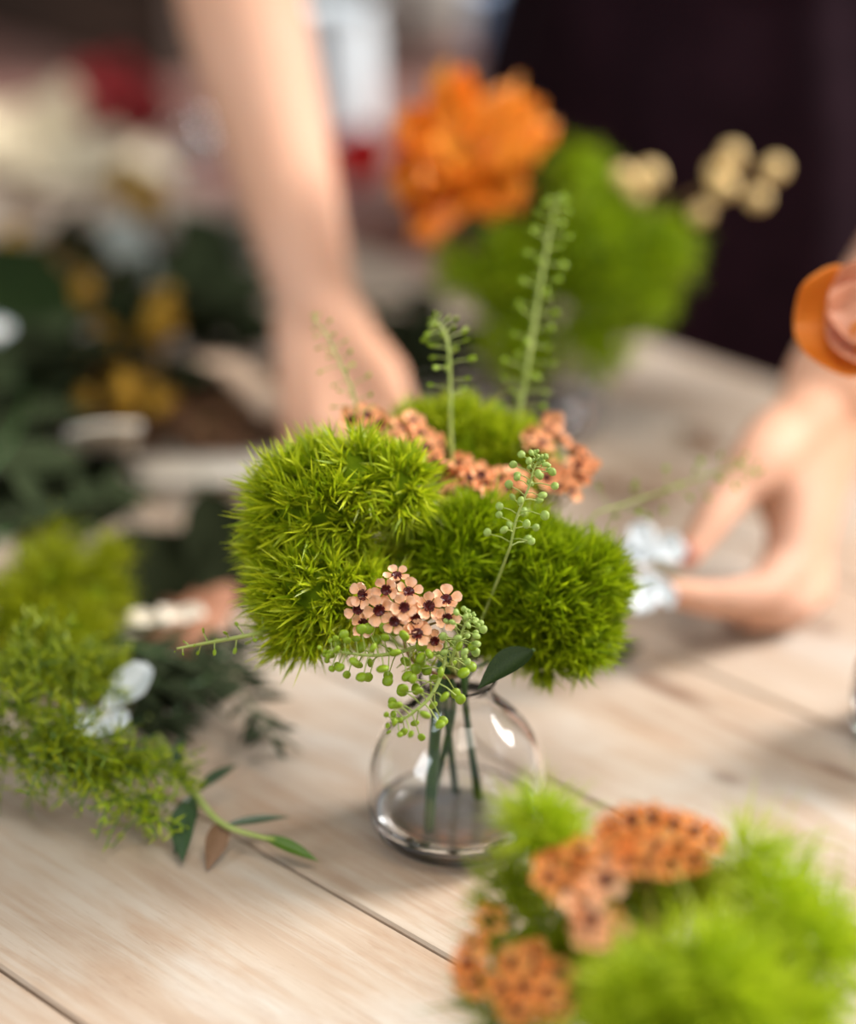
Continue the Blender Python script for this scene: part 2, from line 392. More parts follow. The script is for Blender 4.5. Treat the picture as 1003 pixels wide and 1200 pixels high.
# leaves
def leaf_mesh(name, mat, ratio=.3, fold=.25, curl=.15, n=10, pointy=1.0, wav=0.0):
    vs = []; fs = []; m = 5
    for i in range(n+1):
        t = i/n; w = ratio*max(.02, math.sin(math.pi*t**.85))**(1.0*pointy)
        for j in range(m):
            s = (j/(m-1)-.5)*2; vs.append((s*w*.5, t, abs(s)*fold*w*.5-curl*t*t+wav*math.sin(t*9+s)*.05))
    for i in range(n):
        for j in range(m-1): fs.append((i*m+j, i*m+j+1, (i+1)*m+j+1, (i+1)*m+j))
    me = bpy.data.meshes.new(name); me.from_pydata(vs, [], fs); me.materials.append(mat)
    me.polygons.foreach_set('use_smooth', [True]*len(me.polygons)); return me
def put_leaf(mesh, root, a, b, up=V((0, 0, 1)), width=1.0, name='leaf'):
    a = V(a); b = V(b); y = (b-a); L = y.length; y.normalize(); z = (V(up)-y*V(up).dot(y)); z = z.normalized() if z.length > 1e-4 else y.orthogonal().normalized(); x = y.cross(z)
    m = Matrix((x, y, z)).transposed().to_4x4(); m.translation = a; m = m @ Matrix.Diagonal((L*width, L, L, 1))
    return place(mesh, name, m, root)
LEAF = {}
def leafy(label, pts, n, L, leafkey, matn, ratio=.3, stem_r=.0014, name='leafy_sprig', cat='greenery', group=None, ang=.9, zmin=.004, stem='stem_dark', up=V((0, 0, 1)), flat=.5, start=.05, pointy=1.0, term=True):
    key = (leafkey, matn, ratio, pointy)
    if key not in LEAF: LEAF[key] = leaf_mesh('leaf', M[matn], ratio, pointy=pointy)
    root = empty(name, pts[0], label, cat, group); sp = spline(pts, 30); sb = MB()
    sb.tube(sp, [stem_r*(1-.6*i/30) for i in range(31)], 6); sb.build('stem', M[stem], root)
    for k in range(n):
        t = start+(1-start)*k/max(1, n-1); i = min(29, int(t*30)); a = sp[i]; tg = (sp[i+1]-sp[i]).normalized()
        sd = tg.cross(up)
        sd = sd.normalized() if sd.length > 1e-3 else tg.orthogonal().normalized()
        d = tg*math.cos(ang)+sd*(1 if k % 2 else -1)*math.sin(ang)+up*R.uniform(-flat, flat)*.5+rdir()*.15
        if term and k == n-1: d = tg
        d.normalize(); e = a+d*L*R.uniform(.75, 1.15)*(1-.35*t)
        if e.z < zmin: e.z = zmin
        put_leaf(LEAF[key], root, a, e, up+rdir()*.4)
    return root

# ------------------------------------------------------------------ setting
def struct(o): o['kind'] = 'structure'; return o
mb = MB(); mb.box((0, 2.0, -.875), (4, 4, .025)); struct(mb.build('floor', M['floor'], smooth=False))
mb = MB(); mb.box((0, 4.6, .4), (4, .05, 1.25)); struct(mb.build('wall_back', M['wall'], smooth=False))
mb = MB(); mb.box((-3.0, 1.6, .4), (.05, 3, 1.25)); struct(mb.build('wall_left', M['wall'], smooth=False))

# table: planks run along UD
def placed_uv(name, mb_, mat, root, lab=None):            # mesh built in plank coordinates so the grain runs along it
    me = mesh_of(mb_, name, mat, False); o = bpy.data.objects.new(name, me); COL.objects.link(o); o.parent = root
    o.rotation_euler = (0, 0, A_DIR); o.location = (0, 0, -root.location.z)
    if lab: o['label'] = lab
    return o
def flip(v): return -v     # local Y of the rotated frame is minus VD
tb = empty('table', (0, 0, -.85), 'long pale washed wood plank table under all the flowers', 'table')
mb = MB(); v = EDGE; seams = []
k = SEAM0+5*PW; edges = [EDGE, SEAM0+5*PW]
while k > -.1: k -= PW; edges.append(k)
for hi, lo in zip(edges[:-1], edges[1:]):
    g = .0010 if lo < .55 else .0006
    u0, u1, v0, v1 = -1.0, 2.2, lo+g, hi-g; b = .0012; T = -.032
    vs = []
    for (z, ins) in ((T, 0), (-b, 0), (0, b)):
        for (uu, vv) in ((u0+ins, -v1+ins), (u1-ins, -v1+ins), (u1-ins, -v0-ins), (u0+ins, -v0-ins)): vs.append((uu, vv, z))
    fs = [(3, 2, 1, 0), (8, 9, 10, 11)]
    for r_ in (0, 4):
        for q in range(4): fs.append((r_+q, r_+(q+1) % 4, r_+4+(q+1) % 4, r_+4+q))
    mb.add(vs, fs)
M['table'].node_tree  # knots sit in (u, -v)
placed_uv('tabletop', mb, M['table'], tb)
mb = MB(); mb.box((.6, -1.19, -.077), (1.5, .015, .045)); mb.box((.6, .0, -.077), (1.5, .015, .045)); placed_uv('apron_rail', mb, M['table'], tb)
for uu, vv in ((-.85, 1.19), (2.05, 1.19), (-.85, .0), (2.05, .0)):
    mb = MB(); mb.box((uu, -vv, -.441), (.035, .035, .409)); placed_uv('leg', mb, M['table'], tb)
# side bench butted against the table's far edge
be = empty('workbench', (0, 0, -.85), 'mauve brown wooden bench behind the far edge of the plank table', 'workbench')
mb = MB()
for i in range(6): mb.box((2.15, -(1.275+.08+i*.162), -.025), (.73, .080, .02))
placed_uv('benchtop', mb, M['bench'], be)
for uu, vv in ((1.5, 1.33), (2.8, 1.33), (1.5, 2.15), (2.8, 2.15)):
    mb = MB(); mb.box((uu, -vv, -.447), (.035, .035, .402)); placed_uv('leg', mb, M['bench'], be)

# ------------------------------------------------------------------ glass vases
def bottle(base, label, r=.041, h=.077, group=None, water=.030, neck=.0165):
    root = empty('glass_vase', base, label, 'vase', group)
    s = r/.041; k = h/.077
    out = [(.0005, .0), (.026*s, .0), (.0335*s, .0012), (.0385*s, .006), (.0405*s, .013), (.041*s, .022), (.0408*s, .032), (.039*s, .041*k), (.0345*s, .050*k), (.028*s, .0575*k), (.0215*s, .063*k), (neck*1.04, .068*k), (neck, .072*k), (neck*1.02, .075*k), (neck*1.12, .077*k)]
    t = .0022
    inn = [(neck*1.0, .0775*k), (neck-t*.7, .074*k), (neck-t*.7, .068*k), (.0215*s-t, .0615*k), (.028*s-t, .0555*k), (.0345*s-t, .048*k), (.039*s-t, .039*k), (.0408*s-t, .031), (.041*s-t, .021), (.0402*s-t, .013), (.037*s-t, .008), (.031*s-t, .0055), (.018*s, .0048), (.0005, .0046)]
    mb = MB(); mb.lathe(base+V((0, 0, .0004)), out+inn, 72); b = mb.build('glass_body', M['glass'], root); addmod(b, 'SUBSURF', levels=1, render_levels=1)
    wl = [(rr-.0003, zz+.0003) for rr, zz in inn if zz < water][::-1]
    wr = wl[-1][0]
    mb = MB(); mb.lathe(base+V((0, 0, .0004)), wl+[(wr+.0003, water), (wr-.002, water-.0006), (.0005, water-.0008)], 48); mb.build('water', M['water'], root)
    return root
VB = G(535, 977)
bottle(VB, 'round clear glass bottle vase with water under the sharp centre bouquet', h=.081, water=.015)
VN = VB+V((0, 0, .082))
# ------------------------------------------------------------------ centre bouquet
def down(*mid, foot=(0, 0)):                               # stem from the head through the neck to the bottom of the vase
    return list(mid)+[VN+V((R.uniform(-.007, .007), R.uniform(-.007, .007), 0)), VB+V((foot[0], foot[1], .008))]
L1 = [lump(428, 655, 1.15, 24), lump(410, 560, 1.10, 52), lump(345, 590, 1.10, 50), lump(352, 735, 1.10, 38), lump(375, 597, 1.105, 82), lump(368, 692, 1.10, 78), lump(455, 573, 1.105, 54), lump(335, 645, 1.11, 45), lump(420, 705, 1.10, 52)]
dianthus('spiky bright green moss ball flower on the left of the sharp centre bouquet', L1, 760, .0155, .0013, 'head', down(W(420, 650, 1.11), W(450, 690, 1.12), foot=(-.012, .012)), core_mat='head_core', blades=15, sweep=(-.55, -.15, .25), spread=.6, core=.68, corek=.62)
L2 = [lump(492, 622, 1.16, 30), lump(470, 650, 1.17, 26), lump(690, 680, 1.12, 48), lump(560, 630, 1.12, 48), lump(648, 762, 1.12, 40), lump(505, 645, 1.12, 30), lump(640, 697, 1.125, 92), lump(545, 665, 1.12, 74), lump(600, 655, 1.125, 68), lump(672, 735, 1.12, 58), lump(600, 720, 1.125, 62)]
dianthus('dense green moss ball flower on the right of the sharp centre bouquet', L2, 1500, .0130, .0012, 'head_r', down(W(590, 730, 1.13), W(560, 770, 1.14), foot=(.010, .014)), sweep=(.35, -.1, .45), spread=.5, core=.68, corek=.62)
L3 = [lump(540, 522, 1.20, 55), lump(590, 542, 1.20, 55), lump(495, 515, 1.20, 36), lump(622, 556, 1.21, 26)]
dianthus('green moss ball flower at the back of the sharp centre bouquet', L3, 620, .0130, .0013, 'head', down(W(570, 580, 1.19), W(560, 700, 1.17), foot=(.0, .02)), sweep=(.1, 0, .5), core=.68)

crop = [(425, 180), (365, 255), (232, 285), (323, 375), (220, 455), (495, 275), (470, 360), (613, 355), (412, 440), (532, 425), (545, 520), (650, 558), (715, 320), (722, 425), (200, 372)]
dps = [1.066, 1.058, 1.066, 1.056, 1.062, 1.058, 1.048, 1.056, 1.050, 1.054, 1.052, 1.056, 1.062, 1.055, 1.068]
nrm = {0: (0, -.2, 1), 2: (-.6, -.8, .3), 4: (.6, -.9, .25), 12: (.1, -.5, .8), 9: (.4, -.8, .3), 10: (0, -.6, .7), 5: (.1, -.5, .8)}
spots = [(W(380+x/5.015, 640+y/5.015, d), V(nrm[i]).normalized() if i in nrm else None, .95 if i != 11 else .8) for i, ((x, y), d) in enumerate(zip(crop, dps))]
wax_sprig('sharp cluster of peach five-petalled flowers with maroon centres at the front of the centre bouquet', [VN, VN+V((-.008, -.022, .012)), W(480, 770, 1.085), W(468, 715, 1.075)], spots, 'petal', True, needles=16, jitter=.3, scale=1.0)
sp2 = [(x, y, d) for x, y, d in [(412, 492, 1.15), (430, 488, 1.155), (421, 506, 1.15), (447, 496, 1.16), (470, 503, 1.16), (484, 495, 1.165), (492, 510, 1.16), (478, 520, 1.15), (500, 526, 1.15), (515, 522, 1.155), (508, 540, 1.145), (492, 537, 1.14), (522, 548, 1.14), (535, 560, 1.14), (545, 572, 1.135), (528, 578, 1.13), (552, 560, 1.145), (538, 545, 1.15), (462, 515, 1.15)]]
wax_sprig('row of soft peach blossoms between the left and back green balls of the centre bouquet', [VN, W(535, 700, 1.16), W(520, 600, 1.15), W(490, 530, 1.16), W(440, 505, 1.165)], [(W(x, y, d), ((CAMP-W(x, y, d)).normalized()*.45+rdir()*.8+V((0, 0, 1.0))).normalized()) for x, y, d in sp2], 'petal_mid', True, needles=14)
sp2b = [(570, 570, 1.135), (585, 564, 1.14), (598, 574, 1.135), (577, 582, 1.13), (563, 558, 1.14), (603, 560, 1.145), (612, 577, 1.14)]
wax_sprig('small peach blossom cluster tucked above the right green ball of the centre bouquet', [VN, W(560, 700, 1.16), W(575, 620, 1.15), W(588, 578, 1.145)], [(W(x, y, d), ((CAMP-W(x, y, d)).normalized()*.5+rdir()*.8+V((0, 0, 1.0))).normalized()) for x, y, d in sp2b], 'petal_mid', True, needles=10)
sp3 = [(622, 512, 1.180), (640, 504, 1.190), (655, 512, 1.185), (634, 520, 1.175), (648, 497, 1.195), (672, 528, 1.180), (682, 538, 1.175), (676, 548, 1.170), (688, 548, 1.175), (660, 562, 1.165), (668, 575, 1.160), (678, 566, 1.170), (640, 560, 1.160), (655, 572, 1.160), (650, 550, 1.170)]
wax_sprig('blurred peach and orange blossom cluster at the right back of the centre bouquet', [VN, W(590, 700, 1.18), W(630, 600, 1.19), W(655, 545, 1.21)], [(W(x, y, d), ((CAMP-W(x, y, d)).normalized()*.5+rdir()*.9+V((.6, 0, .9))).normalized()) for x, y, d in sp3], 'petal_mid', True, needles=40)

# cress sprigs of the centre bouquet
cress('tall upright green cress sprig rising highest above the centre bouquet', [W(605, 505, 1.19), W(618, 430, 1.19), W(632, 340, 1.195), (W(646, 262, 1.20)), W(655, 230, 1.20)], 46, .0085, .0021, 'pod', .05, base_pts=[VN, W(590, 640, 1.17)], stem_r=.0010, topbuds=8)
cress('short upright cress sprig with a hooked tip above the centre bouquet', [W(528, 500, 1.145), W(527, 430, 1.14), W(524, 398, 1.14), W(516, 382, 1.14), W(506, 376, 1.14)], 30, .0078, .0012, 'pod', .12, base_pts=[VN, W(535, 640, 1.15)], stem_r=.0008, elong=1.7, topbuds=10)
cress('faint thin cress sprig in front of the wrist left of the centre bouquet', [W(420, 500, 1.15), W(414, 462, 1.15), W(398, 425, 1.15), W(384, 395, 1.15), W(366, 370, 1.15)], 22, .0075, .0011, 'pod', .1, base_pts=[VN, W(480, 620, 1.14)], stem_r=.0006, elong=1.5, topbuds=6)
cress('pale beaded cress sprig over the right green ball of the centre bouquet', [W(598, 640, 1.075), W(606, 605, 1.072), W(620, 570, 1.07), W(626, 548, 1.07), W(634, 536, 1.07)], 34, .0078, .0020, 'pod_pale', .0, base_pts=[VN, W(575, 700, 1.10)], stem_r=.0006, face=1, topbuds=14)
cress('drooping cress sprig with round green pods hanging before the vase neck', [W(522, 745, 1.062), W(520, 780, 1.056), W(505, 815, 1.05), W(480, 838, 1.045), W(462, 848, 1.045)], 36, .0095, .0026, 'pod', .0, base_pts=[VN, W(535, 765, 1.08)], stem_r=.0009, face=2, topbuds=6)
cress('green cress sprig with pods hanging under the left green ball', [W(495, 755, 1.06), W(465, 765, 1.056), W(435, 768, 1.052), W(405, 765, 1.052), W(385, 762, 1.052)], 40, .0085, .0025, 'pod', .0, base_pts=[VN, W(520, 775, 1.085)], stem_r=.0009, face=2, topbuds=6)
cress('small cress sprig with pale round pods right of the sharp blossoms', [W(528, 775, 1.058), W(538, 750, 1.055), (W(546, 730, 1.053)), W(552, 722, 1.052)], 30, .0065, .0019, 'pod_pale', .0, base_pts=[VN], stem_r=.0007, face=1, topbuds=10)
cress('thin bare cress sprig sticking out level to the left of the centre bouquet', [W(340, 735, 1.10), W(300, 743, 1.085), W(250, 752, 1.08), W(207, 760, 1.075)], 14, .0050, .0010, 'pod', .2, base_pts=[VN, W(430, 740, 1.11)], stem_r=.0010, elong=1.7, topbuds=1)
cress('faint blurred cress sprig reaching right in front of the hand', [W(700, 600, 1.17), W(760, 582, 1.19), W(820, 560, 1.20), W(862, 548, 1.20), W(888, 552, 1.20)], 26, .0085, .0017, 'pod', .05, base_pts=[VN, W(620, 690, 1.16)], stem_r=.0006, topbuds=8)
mb = MB()
lf = empty('dark_leaf', VN, 'dark green folded leaf sticking out under the right green ball by the vase neck', 'leaf')
put_leaf(leaf_mesh('leaf_blade', M['dark_leaf'], .36, fold=.8, curl=.05), lf, W(625, 762, 1.09), W(560, 805, 1.07), V((0, -.5, 1)), name='leaf_blade')
mb.tube(spline([W(625, 762, 1.09), W(600, 770, 1.12), VN+V((.004, 0, -.003)), VB+V((.012, .012, .01))], 14), .0008, 6); mb.build('stem', M['stem_dark'], lf)
# one thick stem in front inside the vase belongs to a green sprig
st = empty('cut_stem', VB+V((-.012, -.014, .006)), 'thick green stem standing at the front inside the centre glass vase', 'stem')
mb = MB(); mb.tube(spline([W(522, 760, 1.10), VN+V((-.008, -.008, .0)), VB+V((-.011, -.013, .04)), VB+V((-.013, -.016, .0075))], 16), .0026, 10); mb.build('stalk', M['stem_dark'], st)

# ------------------------------------------------------------------ front bouquet
FB = G(800, 1290); bottle(FB, 'clear glass bottle vase at the bottom right holding the blurred front bouquet', r=.038, h=.060); FN = FB+V((0, 0, .062))
def fdown(*mid): return list(mid)+[FN+V((R.uniform(-.006, .006), R.uniform(-.006, .006), 0)), FB+V((R.uniform(-.012, .012), R.uniform(-.012, .012), .01))]
dianthus('largest blurred lime green feathery flower filling the bottom right corner', [lump(835, 1160, .885, 78), lump(760, 1190, .885, 70), lump(900, 1200, .90, 75)], 330, .027, .0010, 'lime', fdown(W(820, 1170, .89)), blades=13, spread=1.0, core=.5, corek=.3, core_mat='fern')
dianthus('blurred lime green feathery flower at the far right of the front bouquet', [lump(900, 1065, .93, 52), lump(948, 1125, .92, 68), lump(872, 1010, .94, 30)], 200, .027, .0008, 'lime', fdown(W(890, 1090, .92)), blades=11, spread=1.0, core=.5, corek=.25, core_mat='fern')
dianthus('small blurred lime green tuft left of the vase foot in the front bouquet', [lump(632, 968, .95, 26), lump(650, 1000, .945, 22)], 80, .021, .0009, 'lime', fdown(W(650, 1010, .94), W(720, 1110, .92)), blades=10, spread=1.0, core=.5, corek=.3, core_mat='fern')
dianthus('dark green feathery tuft behind the orange blossoms of the front bouquet', [lump(620, 1100, .94, 48), lump(670, 1140, .93, 55), lump(600, 1050, .95, 30), lump(590, 1185, .93, 40)], 220, .021, .0010, 'fern', fdown(W(680, 1120, .93)), blades=11, spread=.9, core=.55, corek=.35, core_mat='head_core')
dianthus('blurred yellow green tuft between the two orange clusters of the front bouquet', [lump(745, 1060, .94, 40), lump(720, 1110, .93, 38), lump(800, 1040, .94, 34), lump(770, 990, .945, 22)], 230, .016, .0010, 'olive', fdown(W(750, 1110, .93)), blades=11, spread=.9, core=.5, corek=.3, core_mat='head_core')
def fspots(L): return [(W(x, y, d), ((CAMP-W(x, y, d)).normalized()+rdir()*.5).normalized()) for x, y, d in L]
wax_sprig('blurred orange blossom cluster at the top of the front bouquet', [FN, W(780, 1130, .91), W(760, 1060, .91), W(765, 1000, .92)],
    fspots([(718, 968, .92), (740, 960, .925), (765, 958, .93), (790, 965, .93), (812, 975, .93), (830, 985, .93), (725, 990, .91), (748, 988, .91), (770, 992, .905), (795, 992, .91), (815, 1005, .915), (760, 1008, .90), (735, 1008, .905), (785, 1010, .905), (705, 985, .915), (712, 1005, .905)]), 'petal_orange', needles=26, scale=1.0)
wax_sprig('blurred deep orange blossom cluster in the upper left of the front bouquet', [FN, W(740, 1120, .92), W(690, 1050, .92), W(665, 1025, .92)],
    fspots([(650, 1010, .92), (668, 1020, .91), (645, 1030, .915), (662, 1042, .905), (685, 1022, .915), (680, 1002, .92), (640, 1015, .925)]), 'petal_orange', needles=20, scale=1.05)
wax_sprig('pair of blurred salmon blossoms in the middle of the front bouquet', [FN, W(740, 1130, .91), W(710, 1090, .90), W(695, 1070, .90)],
    fspots([(683, 1062, .895), (695, 1075, .89), (693, 1095, .892), (708, 1030, .90), (712, 1085, .90)]), 'petal_mid', needles=14, scale=1.2)
wax_sprig('blurred orange blossoms low at the left of the front bouquet above the frame edge', [FN, W(720, 1170, .92), W(660, 1150, .92), W(625, 1145, .915)],
    fspots([(600, 1130, .915), (625, 1140, .905), (655, 1138, .905), (612, 1158, .90), (640, 1165, .90), (605, 1180, .90), (650, 1178, .90), (628, 1120, .91), (590, 1160, .91)]), 'petal_orange', needles=20, scale=1.1)
wax_sprig('blurred orange blossoms at the leftmost tip of the front bouquet', [FN, W(700, 1150, .93), W(600, 1110, .93), W(560, 1105, .93)],
    fspots([(552, 1110, .925), (548, 1128, .92), (555, 1145, .92), (573, 1080, .935), (545, 1150, .925)]), 'petal_orange', needles=20, scale=1.1)

# ------------------------------------------------------------------ back bouquet
BB = G(632, 505); bottle(BB, 'clear glass vase of the orange flower behind the centre bouquet', r=.040, h=.085); BN = BB+V((0, 0, .086))
def bdown(*mid): return list(mid)+[BN+V((R.uniform(-.006, .006), R.uniform(-.006, .006), 0)), BB+V((R.uniform(-.012, .012), R.uniform(-.012, .012), .01))]
dianthus('blurred green feathery mass behind the tall cress sprig', [lump(680, 215, 1.55, 42), lump(690, 290, 1.53, 75), lump(735, 330, 1.52, 62), lump(775, 290, 1.52, 42), lump(600, 320, 1.53, 62), lump(545, 315, 1.52, 28), lump(700, 400, 1.52, 40), lump(610, 400, 1.53, 50)], 900, .016, .0014, 'back_green', bdown(W(680, 350, 1.53)), blades=10, spread=.9, core=.7, corek=.6, core_mat='head_core')
def big_petal(mb, c, nrm, tan, L, w, cup, ruff, ph):
    fr = frame(c, nrm, tan); n, m = 8, 9; vs = []; fs = []
    for i in range(n+1):
        t = i/n; ww = w*math.sin(math.pi*(.12+.72*t))**.7*(.35+.65*min(1, t*1.6))
        for j in range(m):
            s = (j/(m-1)-.5)*2
            z = cup*L*(t*t)+.22*w*s*s+ruff*t*t*math.sin(s*6+ph)*w*.5+ruff*.4*w*t*math.sin(s*11+ph*2)
            vs.append(fr @ V((L*t*(1-.12*s*s), s*ww*.5, z)))
    for i in range(n):
        for j in range(m-1): fs.append((i*m+j, i*m+j+1, (i+1)*m+j+1, (i+1)*m+j))
    mb.add(vs, fs)
def ruffled(label, c, rad, face, mat, stem, rings=((4, .55, .75), (6, .8, .5), (7, 1.0, .2)), ruff=.3, name='orange_flower', wd=.9, cat='flower', stem_mat='stem_dark', extra=()):
    root = empty(name, stem[-1], label, cat)
    fz = V(face).normalized(); ph = 0
    for cnt, sz, cup in rings:
        for k in range(cnt):
            ph += 1.7; a = 2*math.pi*k/cnt+ph*.3+R.uniform(-.2, .2); x = frame(c, fz) @ V((math.cos(a), math.sin(a), 0))-V(c)
            mb = MB(); big_petal(mb, c+fz*(rad*.15*(1-sz)), fz, x, rad*sz*R.uniform(.85, 1.12), rad*wd*sz, cup*R.uniform(.7, 1.2), ruff, ph)
            o = mb.build('petal', M[mat], root); addmod(o, 'SOLIDIFY', thickness=.0008)
    for (dx, L, w, cp) in extra:
        mb = MB(); big_petal(mb, c, fz, V(dx), L, w, cp, ruff*.6, ph); o = mb.build('petal', M[mat], root); addmod(o, 'SOLIDIFY', thickness=.0008)
    mb = MB(); mb.ell(c+fz*rad*.08, rad*.13, 12, 8); mb.build('flower_center', M['yellow'], root)
    mb = MB(); mb.tube(spline(stem, 16), .0022, 8); mb.build('stem', M[stem_mat], root)
    return root
fc = W(540, 185, 1.51)
ruffled('large ruffled bright orange blurred flower behind the centre bouquet', fc, .050, (CAMP-fc).normalized()+V((.2, 0, .5)), 'orange_big', bdown(fc, W(580, 330, 1.53)), rings=((3, .5, 1.1), (4, .8, .7), (5, 1.0, .35)), ruff=.75, wd=.72, extra=(((-.5, -.2, -1), .062, .040, .0), ((1, 0, .45), .060, .036, .1), ((.75, 0, .75), .052, .03, .1)))
# cream bud sprig
bs = empty('bud_sprig', BB+V((0, 0, .01)), 'sprig of round cream buds against the dark apron', 'flower')
mb = MB(); main = spline([BN, W(700, 330, 1.53), W(740, 270, 1.53), W(820, 225, 1.52), W(880, 205, 1.52)], 30); mb.tube([BB+V((.005, 0, .01))]+main, .0011, 6)
bm = MB(); bm.ell((0, 0, 0), (1, 1, 1.15), 14, 10, fn=lambda d: 1-.1*max(0, d.z)**4); bud_me = mesh_of(bm, 'bud', M['bud'])
for x, y, r_ in [(740, 212, .0062), (762, 205, .0074), (748, 228, .0055), (822, 250, .0062), (840, 200, .0058), (858, 182, .0068), (848, 218, .0076), (908, 198, .0068), (888, 232, .0064), (730, 205, .006)]:
    p = W(x, y, 1.52); q = min(main[8:], key=lambda t: (t-p).length); mb.tube([q, q.lerp(p, .5)+V((0, 0, -.003)), p], .0008, 5)
    place(bud_me, 'bud', frame(p, (p-q)+V((0, 0, .01))+rdir()*.01, None, r_), bs)
mb.build('stem', M['twig'], bs)

# ------------------------------------------------------------------ right vase with apricot flower
RB = G(1093, 872); bottle(RB, 'clear glass vase cut by the right frame edge', r=.042, h=.080)
RN = RB+V((0, 0, .08)); pc = W(1074, 376, 1.19)
pp = empty('apricot_flower', RB+V((0, 0, .01)), 'apricot orange cup-shaped flower in front of the right wrist', 'flower')
pf = (CAMP-pc).normalized(); rt = V((1, 0, 0)); upv = rt.cross(-pf)*1.0
upv = V((0, 0, 1))-pf*pf.z; upv.normalize()
for k, (ang, L, w_, cup, off) in enumerate([(186, .058, .060, .28, .004), (246, .034, .050, .35, .006), (305, .045, .055, .30, .005), (0, .056, .064, .25, .003), (60, .052, .060, .25, .002), (118, .030, .045, .35, .0)]):
    a = math.radians(ang); d = rt*math.cos(a)+upv*math.sin(a)
    mb = MB(); big_petal(mb, pc+pf*off, (pf+V((-.1, 0, .35))).normalized(), d, L, w_, cup, .05, k*1.9); o = mb.build('petal', M['poppy_out'], pp); addmod(o, 'SOLIDIFY', thickness=.0012); addmod(o, 'SUBSURF', levels=1, render_levels=1)
for k, ang in enumerate((192, 165, 270, 20, 80, 320)):
    a = math.radians(ang); d = rt*math.cos(a)+upv*math.sin(a)
    mb = MB(); big_petal(mb, pc+pf*(.009+.002*k), (pf+V((-.1, 0, .35))).normalized(), d, (.043 if k < 2 else .031)-.001*k, .046, .35, .10, k*1.3); o = mb.build('petal', M['poppy_in'], pp); o['label'] = 'inner salmon petal'; addmod(o, 'SOLIDIFY', thickness=.0008); addmod(o, 'SUBSURF', levels=1, render_levels=1)
mb = MB(); mb.ell(pc+pf*.014, .008, 14, 10); mb.build('flower_center', M['yellow'], pp)
mb = MB(); mb.tube(spline([pc+V((0, 0, -.02)), W(1060, 560, 1.19), RN, RB+V((.005, .005, .01))], 20), .0022, 8); mb.build('stem', M['stem_dark'], pp)
# ------------------------------------------------------------------ white flower held in the right hand
wc = W(765, 655, 1.275); wf = empty('white_flower', wc, 'white blurred blossom held between thumb and finger of the right hand', 'flower')
for (dx, dz, L, w) in [((-.2, -.2, 1), .2, .020, .019), ((.8, 0, .6), .2, .018, .018), ((-.9, 0, .1), .2, .020, .018), ((-.5, -.2, -1), .1, .026, .018), ((.35, -.2, -1), .1, .022, .013), ((-.6, 0, .8), .3, .012, .013)]:
    mb = MB(); c0 = wc if dx[2] > 0 else W(758, 672, 1.27); big_petal(mb, c0, (CAMP-wc).normalized()+V((.5, .1, .5)), V(dx), L, w, dz, .12, dx[0]*5); o = mb.build('petal', M['white_petal'], wf); addmod(o, 'SOLIDIFY', thickness=.0008)
mb = MB(); mb.tube(spline([wc, W(790, 675, 1.29), W(812, 690, 1.30)], 8), .0013, 6); mb.build('stem', M['stem'], wf)

# ------------------------------------------------------------------ person
per = empty('person', V((.21, 1.90, -.85)), 'person in dark plum apron reaching over the table to hold a white flower', 'person')
def cone(mb, a, b, ra, rb, n=20, flat=None):
    mb.tube([V(a), V(a).lerp(V(b), .5), V(b)], [ra, (ra+rb)/2, rb], n)
    mb.ell(a, ra, 16, 10); mb.ell(b, rb, 16, 10)
def chain(mb, pts, rads):
    for i in range(len(pts)-1): cone(mb, pts[i], pts[i+1], rads[i], rads[i+1])
def limb(mb, pts, rads, n=30):
    sp_ = spline(pts, n); rs = []
    for i in range(n+1):
        s = i/n*(len(pts)-1); k = min(int(s), len(pts)-2); rs.append(rads[k]+(rads[k+1]-rads[k])*(s-k))
    mb.tube(sp_, rs, 20); mb.ell(sp_[0], rs[0], 16, 10); mb.ell(sp_[-1], rs[-1], 16, 10)
bm_ = MB()
PC = V((.21, 1.90, 0)); su = UD; sv = VD                    # torso facing the table: width along su, front along -sv
shR = PC+su*.15-sv*.06+V((0, 0, .50)); shL = PC-su*.15-sv*.06+V((0, 0, .50))
elR = W(262, -130, 1.66); wrR = W(367, 345, 1.52)
limb(bm_, [shR, shR.lerp(elR, .5)+V((0, .01, 0)), elR], [.047, .044, .040])
limb(bm_, [elR, W(283, 0, 1.61), W(312, 120, 1.58), W(343, 250, 1.545), W(365, 335, 1.52), W(377, 375, 1.51)], [.041, .0425, .0375, .0305, .0255, .0265])
# right hand of the person (left in the picture), back of the hand to the camera
wr = W(377, 375, 1.51); kn = [W(x, y, d) for x, y, d in [(352, 492, 1.475), (378, 505, 1.465), (408, 508, 1.465), (437, 500, 1.47)]]
for i, k in enumerate(kn):
    cone(bm_, wr.lerp(k, .05)+V(((i-1.5)*.009, 0, 0)), k, .0165, .0125)
for i, k in enumerate(kn):
    L_ = (.060, .072, .078, .070)[i]; t1 = G(*[(348, 545), (376, 560), (408, 566), (440, 556)][i], .022); t2 = G(*[(350, 570), (378, 592), (408, 600), (438, 588)][i], .009)
    limb(bm_, [k, t1, t2], [.0105, .009, .0068], 12)
cone(bm_, W(395, 390, 1.505), W(445, 445, 1.48), .020, .017); limb(bm_, [W(440, 435, 1.485), W(462, 480, 1.475), G(470, 530, .012)], [.016, .0125, .009], 14)
